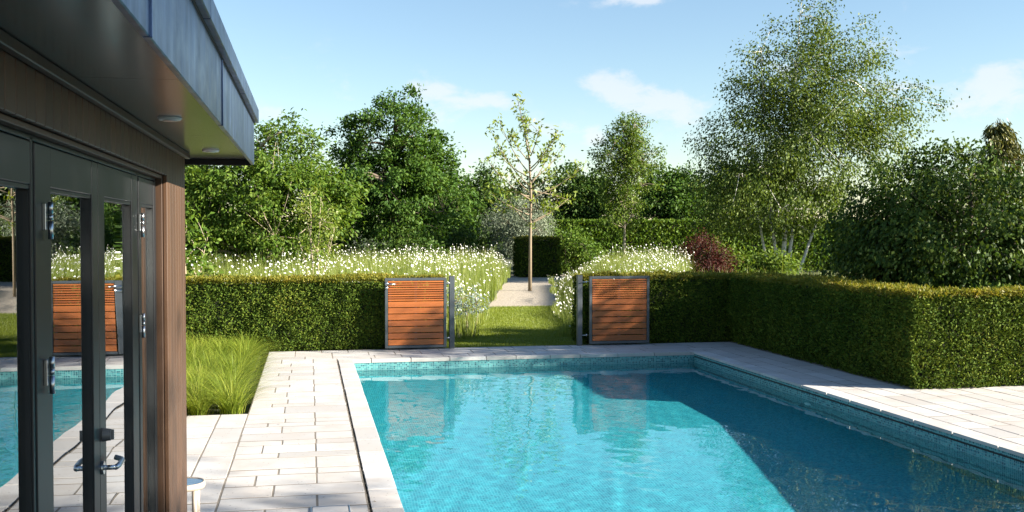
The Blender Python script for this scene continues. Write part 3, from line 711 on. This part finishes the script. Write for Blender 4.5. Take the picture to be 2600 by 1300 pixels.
c = np.repeat(tuft, per, 0); n = len(c); az = gr.uniform(0, 2 * math.pi, n); rr = np.abs(gr.normal(0, 0.05, n))
P = np.stack([c[:, 0] + rr * np.cos(az), c[:, 1] + rr * np.sin(az), np.full(n, -0.06)], 1)
Hh = np.clip(gr.normal(0.42, 0.07, n), 0.22, 0.58)
bed = blades('sedge_bed', P, Hh, gr.uniform(.005, .010, n), np.clip(gr.normal(1.1, 0.38, n), 0.15, 1.8), M['sedge'], gr, 4, None, az + gr.normal(0, .35, n))
tag(bed, 'bed of bright green tufted ornamental grass beside the pale walkway', 'ornamental grass', kind='stuff')
bed_soil = poly_sheet('planting_bed', [(-6, 10.745), (-0.625, 10.745), (-0.625, 16.35), (-6, 16.35)], -0.062, M['soil'])
# lawn blades in the gate opening and along the grass path
n = 90000
yy = 16.30 + (25.3 - 16.3) * gr.random(n) ** 1.25; xx = 3.3 + (yy - 16.4) * PATH_D[0] / PATH_D[1] + gr.uniform(-1.02, 1.02, n)
m2 = yy < 17.8; xx[m2] = gr.uniform(1.9, 4.9, m2.sum())
P = np.stack([xx, yy, np.full(n, -0.025)], 1)
lb = blades('lawn_grass', P, gr.uniform(.025, .055, n), gr.uniform(.004, .007, n), gr.uniform(.1, .7, n), M['blade'], gr, 1)
tag(lb, 'short mown grass path leading through the gate', 'lawn', kind='stuff')

# ------------------------------------------------------------------ daisy meadow on both sides of the path
def bed_height(y): t = np.clip((y - 18) / 9, 0, 1); return 0.26 * t * t * (3 - 2 * t)
def in_left(x, y): return (x < on_path(y) - 0.80 - 0.12 * np.sin(y * 1.7)) & (x > -5.5) & (y > 17.55 + 0.12 * np.sin(x * 3))
def in_right(x, y): return (x > on_path(y) + 0.80 + 0.12 * np.sin(y * 1.3 + 1)) & (x < 0.375 * y + 0.2) & (y > 17.6 + 0.12 * np.sin(x * 3))
def scatter(rng, n, test, box_):
    x0, x1, y0, y1 = box_; out = []
    while sum(map(len, out)) < n:
        x = rng.uniform(x0, x1, n); y = rng.uniform(y0, y1, n); k = test(x, y); out.append(np.stack([x[k], y[k]], 1))
    return np.concatenate(out)[:n]
def mound(name, test_edge, x0, x1, y0, y1):
    xs_ = np.linspace(0, 1, 24); ysv = np.linspace(y0, y1, 40); V = []
    for y_ in ysv:
        l, r_ = test_edge(y_)
        for s in xs_:
            x_ = l + (r_ - l) * s; e = min(1, 4.5 * min(s, 1 - s)) if True else 1
            V.append((x_, y_, -0.03 + bed_height(y_) * min(1.0, 6 * (1 - s) if name == 'l' else max(0.0, x_ - on_path(y_) - 0.85) / 2.5)))
    F = [(j * 24 + i, j * 24 + i + 1, (j + 1) * 24 + i + 1, (j + 1) * 24 + i) for j in range(39) for i in range(23)]
    o = np_mesh('flower_bed', V, np.array(F), M['soil']); tag(o, kind='structure'); return o
mound('l', lambda y: (-6.0, on_path(y) - 0.85), 0, 0, 17.5, 38.0)
mound('r', lambda y: (on_path(y) + 0.85, 0.40 * y + 1.5), 0, 0, 17.5, 36.0)
def bed_z(xy):
    d = xy[:, 0] - on_path(xy[:, 1]) - 0.85
    return bed_height(xy[:, 1]) * np.where(d > 0, np.clip(d / 2.5, 0, 1), 1.0)
def edge_taper(xy):
    d = np.abs(xy[:, 0] - on_path(xy[:, 1])) - 0.8
    right = xy[:, 0] > on_path(xy[:, 1])
    return np.where(right, np.clip(0.20 + d * 0.40, 0.20, 1.0), np.clip(0.55 + d * 0.8, 0.55, 1.0))
def meadow(name, label, test, bx, ngreen, nflow, seed, fdens):
    rng = np.random.default_rng(seed)
    xy = scatter(rng, ngreen, test, bx); z = bed_z(xy)
    P = np.column_stack([xy, z - 0.03]); H = np.clip(rng.normal(0.76, 0.19, ngreen), .25, 1.25) * edge_taper(xy)
    g = blades('leaves_tmp', P, H, rng.uniform(.006, .013, ngreen), np.abs(rng.normal(0.16, .16, ngreen)), M['meadow'], rng, 2)
    gv = np.empty(len(g.data.vertices) * 3, np.float32); g.data.vertices.foreach_get('co', gv); gv = gv.reshape(-1, 3)
    gf = np.empty(len(g.data.loops), np.int32); g.data.loops.foreach_get('vertex_index', gf); gf = gf.reshape(-1, 4)
    bpy.data.objects.remove(g)
    # flower heads: a ten-sided slightly cupped disc with a small eye, on a thin stem
    xy = scatter(rng, int(nflow * 5), test, bx); keep = rng.random(len(xy)) < fdens(xy[:, 0], xy[:, 1]); xy = xy[keep][:nflow]; m = len(xy)
    z = bed_z(xy); top = z + np.clip(rng.normal(0.84, 0.17, m), 0.4, 1.25) * edge_taper(xy)
    edge = np.minimum(1.0, 0.0 + 1.0)
    base = np.column_stack([xy, z - 0.02]); lean = rng.normal(0, .09, (m, 2)) + np.array([0.03, -0.03])
    head = np.column_stack([xy + lean, top])
    nrm = unit(np.array([0.55, -0.55, 0.55]) + rng.normal(0, .38, (m, 3)))
    u = unit(np.cross(nrm, np.array([0.1, 0.2, 1.0]))); w = np.cross(nrm, u); r_ = rng.uniform(.013, .024, m)
    K = 9; ang_ = np.arange(K) * 2 * math.pi / K
    ring = head[:, None] + (u[:, None] * np.cos(ang_)[None, :, None] + w[:, None] * np.sin(ang_)[None, :, None]) * (r_[:, None] * (1 + 0.12 * np.where(np.arange(K) % 2, 1, -1)[None]))[..., None]
    K2 = 5; ang2 = np.arange(K2) * 2 * math.pi / K2
    eye = head[:, None] + nrm[:, None] * 0.005 + (u[:, None] * np.cos(ang2)[None, :, None] + w[:, None] * np.sin(ang2)[None, :, None]) * (r_ * 0.21)[:, None, None]
    sd = np.array([0.9, 0.35, 0]) * 0.0026; mid = (base + head) / 2 + np.column_stack([-lean * .3, np.zeros(m)])
    stem = np.stack([base - sd, base + sd, mid - sd, mid + sd, head - sd * .8, head + sd * .8], 1)
    o1 = len(gv); o2 = o1 + m * K; o3 = o2 + m * K2
    V = np.concatenate([gv, ring.reshape(-1, 3), eye.reshape(-1, 3), stem.reshape(-1, 3)])
    sF = (np.arange(m)[:, None] * 6)[:, None] + np.array([[0, 1, 3, 2], [2, 3, 5, 4]])[None]
    F = [gf, np.arange(m * K).reshape(m, K) + o1, np.arange(m * K2).reshape(m, K2) + o2, sF.reshape(-1, 4) + o3]
    mi = np.concatenate([np.zeros(len(gf)), np.full(m, 1), np.full(m, 2), np.zeros(2 * m)])
    o = np_mesh(name, V, F, [M['meadow'], M['petal'], M['daisy_eye']], None, mat_idx=mi)
    tag(o, label, 'daisies', kind='stuff'); return o
meadow('daisy_meadow', 'drift of white daisies in tall grass left of the garden path', in_left, (-5.5, 8.2, 17.5, 37), 80000, 2300, 31,
       lambda x, y: np.clip(0.25 + (x + 2.5) / 6, 0.10, 1.0) * np.clip((y - 17.6) / 2.5 + 0.10, 0.05, 1) * np.clip(0.5 + 0.75 * noise3(np.column_stack([x, y, 0 * x]), 1.9, 4), 0.08, 1))
meadow('daisy_meadow', 'drift of white daisies in tall grass right of the garden path', in_right, (4.2, 14, 17.5, 35), 46000, 1500, 32,
       lambda x, y: np.clip((y - 18.6) / 2.5 + 0.08, 0.04, 1) * np.clip(0.55 + 0.75 * noise3(np.column_stack([x, y, 0 * x]), 1.9, 9), 0.1, 1))

# ------------------------------------------------------------------ trees and shrubs
def bez(a, b, c, n):
    t = np.linspace(0, 1, n)[:, None]; return (1 - t) ** 2 * a + 2 * t * (1 - t) * b + t * t * c
def tree(name, label, cat, base, env, stems, n_cl, per, ll, lw, spread, leaf, bark, seed, droop=0.25, limbs=9, shell=0.45, zmin=0.3, group=None, twig_r=0.006, flat=0.8, lump=0.28, out=0.7, trunk_h=0.55):
    """tapered stems, limbs to the crown, twigs to leaf clusters, leaves round each cluster"""
    rng = np.random.default_rng(seed); base = np.array(base, float)
    t = empty(name, base, label, cat, group)
    env = np.array(env, float); vol = env[:, 3] * env[:, 4] * env[:, 5]
    which = rng.choice(len(env), n_cl * 2, p=vol / vol.sum())
    d = unit(rng.normal(size=(n_cl * 2, 3))); rr = rng.random(n_cl * 2) ** shell
    cen = env[which, :3]; rad = env[which, 3:6]
    lumpf = 1 + lump * noise3(d * 3.0 + which[:, None] * 2.3, 1.6, seed + 5)
    cl = cen + d * rad * (rr * lumpf)[:, None]; cl = cl[cl[:, 2] > zmin][:n_cl]
    ctr = (env[:, :3] * vol[:, None]).sum(0) / vol.sum(); top = cl[:, 2].max()
    wood = []; nodes = []
    for sx, sy, lean_x, lean_y, hfrac, r0 in stems:
        a = base + np.array([sx, sy, -0.05]); hgt = (top - base[2]) * hfrac
        c_ = np.array([base[0] + lean_x, base[1] + lean_y, base[2] + hgt])
        mid = (a + c_) / 2 + rng.normal(0, .05, 3) * hgt * .3; mid[2] = a[2] + hgt * .5
        pts = bez(a, mid, c_, 9); pts[1:-1] += rng.normal(0, .012, (7, 3)) * hgt * .35
        rad_ = r0 * (1 - np.linspace(0, 1, 9) ** 0.9 * 0.82); rad_[0] *= 1.25
        wood.append((pts, rad_, 8)); nodes.append(pts[2:])
    stem_pts = np.concatenate(nodes)
    lim_nodes = [stem_pts]
    pick = cl[rng.choice(len(cl), min(limbs, len(cl)), replace=False)]
    for e in pick:
        e = ctr + (e - ctr) * 0.85
        cand = stem_pts[stem_pts[:, 2] < max(e[2] - 0.15, stem_pts[:, 2].min() + 0.01)]
        if not len(cand): cand = stem_pts
        s = cand[np.argmin(np.linalg.norm(cand - e, axis=1) + rng.random(len(cand)) * .5)]
        m_ = (s + e) / 2 + np.array([0, 0, 0.18 * np.linalg.norm(e - s)]) + rng.normal(0, .05, 3)
        pts = bez(s, m_, e, 7); r0 = stems[0][5] * 0.42
        wood.append((pts, r0 * (1 - np.linspace(0, 1, 7) * .8), 6)); lim_nodes.append(pts[1:])
    nd = np.concatenate(lim_nodes)
    for c_ in cl[:: max(1, len(cl) // 260)]:
        s = nd[np.argmin(np.linalg.norm(nd - c_, axis=1))]
        if np.linalg.norm(s - c_) < 0.03: continue
        m_ = (s + c_) / 2 + rng.normal(0, .04, 3); wood.append((bez(s, m_, c_, 4), [twig_r * 1.6, twig_r * 1.2, twig_r, twig_r * .6], 4))
    tubes_obj('trunk', wood, bark, t)
    cc = np.repeat(cl, per, 0); n = len(cc); off = rng.normal(0, 1, (n, 3)) * spread * np.array([1, 1, flat]); P = cc + off
    P = P[P[:, 2] > 0.05]; off = off[:len(P)]; n = len(P)
    D = unit(P - ctr) * out + unit(rng.normal(size=(n, 3))) * 0.9 + np.array([0, 0, -droop * 2.0])
    N = unit(rng.normal(size=(n, 3))) + unit(P - ctr) * 0.75 + np.array([0, 0, 0.4])
    L = rng.uniform(.65, 1.25, n) * ll
    cr = leaf_obj('crown', P, D, N, L, L * lw * rng.uniform(.8, 1.2, n), leaf, t, fold=0.16)
    return t

tree('broadleaf_tree', 'bright yellow-green broadleaf tree behind the hedge next to the eaves', 'tree', (-1.5, 30, 0),
     [(-1.2, 30, 2.4, 2.45, 2.1, 1.75), (-1.0, 30, 3.9, 1.5, 1.5, 1.25), (-3.6, 30.2, 2.7, 1.9, 1.6, 1.9), (0.5, 29.8, 2.9, 1.0, 1.2, 1.0)], [(0.15, 0, -0.1, 0, .8, .16)], 520, 84, 0.14, 0.42, 0.20, M['leaf_walnut'], M['bark_pale'], 101, zmin=0.75, flat=.55)
tree('young_tree', 'small sparse multi-stemmed young tree with pale stems among the daisies', 'tree', (0.16, 25.5, 0.2),
     [(0.2, 25.5, 2.0, 0.52, 0.5, 0.9)], [(-.05, 0, -.15, 0, .95, .03), (.04, 0, .12, 0, .9, .028), (0, .05, .45, 0.1, .65, .022), (0, 0, -.42, 0, .6, .02)], 60, 22, 0.085, 0.42, 0.10, M['leaf_young'], M['bark_pale'], 102, limbs=8)
tree('oak_tree', 'tall dark green oak with ragged crown, highest tree left of the path', 'tree', (3.3, 40, 0),
     [(3.2, 40, 3.3, 2.5, 2.2, 2.2), (3.3, 40, 5.5, 1.85, 1.6, 1.9), (4.7, 40, 4.7, 1.2, 1.3, 1.2), (1.8, 40, 5.2, 1.1, 1.1, 1.1), (1.4, 40, 3.3, 1.2, 1.2, 1.3), (3.5, 40, 7.1, .6, .6, .65)], [(0, 0, 0, 0, .9, .24)], 430, 96, 0.15, 0.5, 0.20, M['leaf_oak'], M['bark'], 103, zmin=0.9, limbs=18, lump=.3, flat=.6)
tree('broadleaf_tree', 'dark rounded tree immediately right of the tall oak', 'tree', (6.3, 47, 0), [(6.2, 47, 2.5, 1.6, 1.5, 1.9)], [(0, 0, 0, 0, .8, .14)], 170, 60, 0.19, 0.5, 0.24, M['leaf_oak'], M['bark'], 104)
tree('broadleaf_tree', 'dark tree right behind the spreading branches of the young staked tree', 'tree', (8.6, 51, 0), [(8.7, 51, 2.8, 1.7, 1.5, 2.1)], [(0, 0, 0, 0, .8, .14)], 170, 60, 0.2, 0.5, 0.25, M['leaf_dark'], M['bark'], 105)
tree('broadleaf_tree', 'dark tree whose top shows just behind the silver shrub', 'tree', (11.1, 54, 0), [(11.0, 54, 2.7, 1.75, 1.5, 2.0)], [(0, 0, 0, 0, .8, .14)], 200, 60, 0.2, 0.5, 0.25, M['leaf_dark'], M['bark'], 118)
tree('silver_shrub', 'rounded silver-grey willow-leaved shrub behind the young tree trunk', 'shrub', (9.35, 45.2, 0), [(9.35, 45.2, 1.95, 1.7, 1.4, 1.6)], [(0, 0, 0, 0, .7, .09), (.1, 0, .4, 0, .6, .06), (-.1, 0, -.4, 0, .6, .06)], 300, 55, 0.13, 0.22, 0.17, M['leaf_silver'], M['bark'], 106, droop=.35)
tree('broadleaf_tree', 'dark round-headed tree left of the slender upright tree', 'tree', (14.1, 52, 0), [(14.1, 52, 3.3, 1.85, 1.6, 2.1)], [(0, 0, 0, 0, .8, .16)], 240, 62, 0.2, 0.5, 0.25, M['leaf_dark'], M['bark'], 107)
tree('upright_tree', 'slender upright young tree with pale trunk rising from the right daisies', 'tree', (11.25, 36, 0),
     [(11.25, 36, 3.0, 0.85, 0.8, 1.2), (11.4, 36, 4.5, 1.2, 1.0, 1.2), (11.5, 36, 5.5, .6, .6, .75)], [(0, 0, .1, 0, .93, .055)], 330, 40, 0.12, 0.40, 0.14, M['leaf_prunus'], M['bark_pale'], 108, zmin=1.6, limbs=18, out=.5)
tree('broadleaf_tree', 'mid-green round tree between the slender tree and the birch', 'tree', (18.2, 50, 0), [(18.2, 50, 3.2, 2.0, 1.7, 2.2)], [(0, 0, 0, 0, .8, .16)], 250, 62, 0.2, 0.5, 0.25, M['leaf_oak'], M['bark'], 109)
tree('broadleaf_tree', 'dark tree partly hidden behind the left side of the birch', 'tree', (22.5, 50, 0), [(22.5, 50, 3.2, 2.6, 1.7, 2.5)], [(0, 0, 0, 0, .8, .16)], 250, 62, 0.2, 0.5, 0.27, M['leaf_dark'], M['bark'], 110)
tree('japanese_maple', 'dark red-leaved maple bush at the edge of the daisies', 'shrub', (11.5, 29, 0), [(11.45, 29, 1.1, .68, .6, .75), (12.0, 29, .85, .5, .5, .6)], [(0, 0, 0, 0, .8, .05), (0, 0, .4, 0, .7, .04), (0, 0, -.4, 0, .7, .04)], 150, 55, 0.075, 0.35, 0.12, M['leaf_red'], M['bark'], 111)
tree('birch_tree', 'large airy multi-stemmed birch with white trunks right of the garden', 'tree', (17.6, 36, 0),
     [(17.69, 36, 3.81, 3.6, 3.13, 3.13), (18.31, 36, 7.09, 2.74, 2.35, 2.5), (16.43, 36, 6.78, 1.33, 1.25, 1.72), (18.78, 36, 9.91, 1.1, 1.1, 1.57), (20.35, 36, 8.35, 1.41, 1.25, 1.57), (21.13, 36, 5.84, 2.03, 2.03, 1.72), (22.85, 36, 6.94, 1.17, 1.1, 0.94), (15.34, 36, 3.49, 1.64, 1.72, 1.8)],
     [(0, 0, .6, 0, .86, .095), (.26, .1, 1.6, .2, .78, .075), (-.25, .05, -.9, .1, .74, .07), (.42, -.1, 3.3, 0, .62, .065), (-.42, .1, -1.7, 0, .5, .06)], 1250, 56, 0.115, 0.55, 0.25, M['leaf_birch'], M['birch_bark'], 112, droop=.5, limbs=36, zmin=1.75, lump=.34, twig_r=.008)
tree('weeping_tree', 'dense dark dome-shaped tree behind the right-hand hedge', 'tree', (10.9, 15.4, 0),
     [(10.5, 15.5, 1.70, 1.75, 1.6, 1.70), (12.5, 15.2, 1.05, 1.8, 1.6, 1.40), (9.6, 15.5, 1.2, 1.1, 1.2, 1.4)], [(0, 0, 0, 0, .85, .13), (.4, 0, 1.0, 0, .7, .08)], 1000, 76, 0.082, 0.55, 0.115, M['leaf_weeping'], M['bark'], 113, droop=.6, limbs=14, zmin=0.25, shell=.36, lump=.14)
tree('broadleaf_tree', 'green tree filling the far right edge behind the domed tree', 'tree', (18.6, 21, 0), [(18.3, 21, 1.5, 2.4, 1.6, 1.7)], [(0, 0, 0, 0, .8, .12)], 240, 55, 0.13, 0.5, 0.22, M['leaf_dark'], M['bark'], 114)
tree('broadleaf_tree', 'dark tree seen through gaps at the far left beside the timber corner', 'tree', (-5.0, 44, 0), [(-5.0, 44, 3.2, 2.2, 1.6, 2.0)], [(0, 0, 0, 0, .8, .15)], 200, 55, 0.19, 0.5, 0.26, M['leaf_dark'], M['bark'], 115)
for x, y_, lab, sd in ((-8.6, 34, 'broad green tree beyond the far left end of the hedge', 171), (-14.0, 38, 'leftmost of the trees beyond the pool house', 172)):
    tree('broadleaf_tree', lab, 'tree', (x, y_, 0), [(x, y_, 2.9, 2.6, 2.2, 2.2)], [(0, 0, 0, 0, .8, .16)], 190, 60, 0.2, 0.5, 0.27, M['leaf_oak'], M['bark'], sd)
tree('leafy_shrub', 'large-leaved light green shrub beside the timber corner above the hedge', 'shrub', (-2.35, 20.5, 0), [(-2.45, 20.5, 1.15, .75, .6, 1.0)], [(0, 0, 0, 0, .8, .04), (.1, 0, .4, 0, .8, .03), (-.1, 0, -.3, 0, .8, .03)], 75, 16, 0.16, 0.42, 0.13, M['leaf_walnut'], M['bark_pale'], 116, limbs=8)
for i, (x, y_, rx, rz, lab, mt) in enumerate([(-3.3, 37, 1.6, 1.3, 'low dark shrub under the yellow-green tree on the left', 'leaf_dark'), (0.3, 42, 1.7, 1.3, 'dark shrub between the yellow-green tree and the oak', 'leaf_dark'),
        (3.6, 37.5, 1.5, .95, 'dark shrub at the foot of the tall oak', 'leaf_dark'), (5.9, 43, 1.5, 1.15, 'dark shrub between the oak and the silver shrub', 'leaf_dark'),
        (11.6, 44, 1.3, 1.15, 'dark green shrub right of the clipped block', 'beech'), (13.6, 33, 1.0, .75, 'low green shrub left of the red maple', 'leaf_prunus'), (14.6, 31.5, 1.1, .6, 'low green shrub at the foot of the birch', 'leaf_prunus')]):
    tree('garden_shrub', lab, 'shrub', (x, y_, 0), [(x, y_, rz * .85, rx, rx * .7, rz)], [(0, 0, 0, 0, .6, .06), (.1, 0, .4, 0, .6, .04), (-.1, 0, -.4, 0, .6, .04)], 120, 50, 0.14, 0.45, 0.2, M[mt], M['bark'], 130 + i, limbs=6, zmin=.1)

# -- the young tree standing in the gravel: straight stem, long ascending limbs, leaves only at their ends
def staked_tree():
    rng = np.random.default_rng(77); b = np.array([6.93, 32.05, 0.0])
    t = empty('young_ash_tree', b, 'sparse young tree with straight bare trunk standing in the gravel path', 'tree')
    wood = [(np.array([b + (0, 0, -.05), b + (.01, 0, 1.5), b + (.03, 0, 3.0), b + (-.02, 0, 4.2), b + (-.2, 0, 5.2), b + (-.42, 0, 6.15)]), [.062, .048, .040, .030, .018, .007], 8)]
    limbs_ = [(2.1, -.75, 3.1), (2.15, .9, 2.65), (2.2, 1.38, 3.0), (2.9, -1.45, 4.1), (3.0, -1.15, 3.35), (2.95, 1.75, 4.0), (3.2, 1.5, 2.9), (3.3, -1.3, 5.15), (3.4, .85, 4.75), (3.5, 1.18, 4.65), (3.6, -.95, 4.5),
              (3.7, -1.0, 5.4), (3.9, .62, 5.0), (4.1, -.75, 4.9), (4.3, .25, 5.2), (4.4, -.05, 5.6), (3.1, -.65, 3.9), (3.25, .6, 3.7), (2.6, -.95, 2.7), (2.6, .5, 2.6), (3.8, .35, 4.3), (2.4, -1.4, 3.2)]
    P, D = [], []
    def tufts(p, k, s=.085):
        for _ in range(k): P.append(p + rng.normal(0, s, 3)); D.append(unit(rng.normal(size=3)) + np.array([0, 0, .15]))
    for z0, dx, z1 in limbs_:
        dy = rng.normal(0, .55); s = b + np.array([.02, 0, z0]); e = b + np.array([dx, dy, z1])
        m_ = s + (e - s) * np.array([.62, .62, .38]); pts = bez(s, m_, e, 8); wood.append((pts, np.linspace(.021, .006, 8), 6))
        tufts(e, 13); tufts(pts[6], 6, .07)
        if rng.random() < .75: tufts(pts[5], 9, .07)
        if rng.random() < .5: tufts(pts[4], 8, .06)
        for _ in range(2):
            q = pts[rng.integers(3, 7)]; e2 = q + np.array([rng.normal(0, .2), rng.normal(0, .2), rng.uniform(.15, .4)])
            wood.append((np.array([q, (q + e2) / 2 + rng.normal(0, .02, 3), e2]), [.008, .006, .004], 5)); tufts(e2, 9, .07)
    for z in np.linspace(4.4, 6.15, 8): tufts(b + np.array([-.02 - .4 * max(0, (z - 4.2) / 1.95), 0, z]), 16, .085)
    tufts(b + (0, 0, 2.05), 14, .08); tufts(b + (0, 0, 3.3), 12, .1)
    tubes_obj('trunk', wood, M['bark_mid'], t)
    P = np.array(P); D = np.array(D); n = len(P); L = rng.uniform(.11, .20, n)
    leaf_obj('crown', P, D, rng.normal(size=(n, 3)) + np.array([0.5, -.3, .6]), L, L * .42, M['leaf_young'], t)
staked_tree()

# -- conifer with drooping sprays far right
def conifer():
    rng = np.random.default_rng(91); b = np.array([24.0, 32.5, 0.0])
    t = empty('golden_conifer', b, 'golden-green conifer with drooping branches at the right edge', 'tree')
    wood = [(np.array([b, b + (0.1, 0, 3), b + (0.15, 0, 5.9)]), [.16, .10, .015], 8)]; P, D = [], []
    for k in range(74):
        z = 0.8 + 5.0 * (k / 74) ** 0.9; a = rng.uniform(0, 6.28); ln = min(1.7, (5.95 - z) * 0.85) * rng.uniform(.55, 1.15) + .08
        s = b + np.array([.1, 0, z]); e = s + np.array([math.cos(a) * ln, math.sin(a) * ln, -.05 - .25 * ln + rng.normal(0, .1)]); m_ = (s + e) / 2 + np.array([0, 0, .28 * ln])
        pts = bez(s, m_, e, 9); wood.append((pts, np.linspace(.025, .006, 9), 5))
        for q in pts[2:]:
            for _ in range(26):
                p = q + rng.normal(0, .09, 3); P.append(p); D.append(np.array([math.cos(a) * .5, math.sin(a) * .5, -1.1]) + rng.normal(0, .35, 3))
    tubes_obj('trunk', wood, M['bark'], t)
    P = np.array(P); n = len(P); L = rng.uniform(.12, .26, n)
    leaf_obj('crown', P, np.array(D), rng.normal(size=(n, 3)), L, L * .26, M['leaf_conifer'], t)
conifer()

# -- flower clump inside the left gate post, blue of shade in its colour, and mixed perennials under the birch
tree('shaded_flower_clump', 'clump of bluish-white flowers in shade just inside the left gate post', 'plant', (2.75, 18.0, 0), [(2.72, 18.0, .62, .42, .4, .26)], [(0, 0, 0, 0, .5, .01), (.1, 0, .2, 0, .5, .01)], 34, 20, 0.05, 0.4, 0.05, M['flower_shade_tint'], M['twig'], 150, limbs=5, zmin=.2, twig_r=.003)
pr = np.random.default_rng(55); n = 16000
P = np.stack([pr.uniform(8.2, 17, n), pr.uniform(18, 29, n), np.full(n, -.05)], 1)
gc = blades('perennial_border', P, np.clip(pr.normal(.55, .22, n), .15, 1.2), pr.uniform(.015, .035, n), np.abs(pr.normal(.35, .25, n)), M['meadow'], pr, 2)
tag(gc, 'low mixed green perennials at the foot of the birch', 'perennials', kind='stuff')

# -- distant woodland that closes the horizon
wr = np.random.default_rng(66); n = 42000
x = wr.uniform(-60, 110, n); hmax = 2.6 + 1.0 * np.sin(x * .21) * np.sin(x * .083 + 1) + .5 * np.sin(x * .9)
P = np.stack([x, 74 + wr.normal(0, 1.5, n), wr.random(n) ** .8 * hmax], 1)
L = wr.uniform(.25, .5, n)
wd = leaf_obj('distant_woodland', P, wr.normal(size=(n, 3)), wr.normal(size=(n, 3)) + np.array([0, -.6, .5]), L, L * .6, M['leaf_far'])
tag(wd, 'low line of distant woodland behind the garden', 'woodland', kind='stuff')

# -- tall tree standing off to the right behind the photographer; it shades the pool house
tree('tall_tree', 'tall broadleaf tree shading the pool house', 'tree', (15.0, -5.3, 0),
     [(15.0, -5.3, 7.6, 3.0, 3.0, 3.1), (14.2, -5.8, 5.2, 2.6, 2.6, 1.8), (14.5, -0.45, 7.0, 0.9, 0.42, 0.5), (15.2, -1.6, 7.2, 0.8, 0.4, 0.5)], [(0, 0, 0, 0, .8, .28)], 620, 60, 0.18, 0.5, 0.32, M['leaf_oak'], M['bark'], 160, limbs=16, zmin=3.2)
tree('garden_tree', 'light-crowned tree beyond the right-hand hedge that dapples the gates', 'tree', (14.4, 10.7, 0),
     [(14.3, 10.6, 5.0, 2.3, 1.5, 1.05)], [(0, 0, 0, 0, .85, .15)], 130, 44, 0.13, 0.5, 0.24, M['leaf_oak'], M['bark'], 161, limbs=14, zmin=2.4)
# -- dry leaves and bits blown over the paving
lr = np.random.default_rng(12); n = 90
px = np.concatenate([lr.uniform(-1.6, .58, 45), lr.uniform(5.9, 8.2, 30), lr.uniform(0.6, 5.8, 15)]); py = np.concatenate([lr.uniform(6.4, 15.5, 45), lr.uniform(7.2, 10.8, 30), lr.uniform(15.05, 16.1, 15)])
ok = ~((px < -0.62) & (py > 10.7)); px, py = px[ok], py[ok]; n = len(px)
L = lr.uniform(.008, .026, n)
lit = leaf_obj('leaf_litter', np.stack([px, py, np.full(n, .006)], 1), np.stack([lr.normal(size=n), lr.normal(size=n), lr.normal(0, .1, n)], 1), np.stack([lr.normal(0, .25, n), lr.normal(0, .25, n), np.ones(n)], 1), L, L * .55, M['twig'])
tag(lit, 'dry leaf bits scattered over the pale paving', 'leaf litter', kind='stuff')
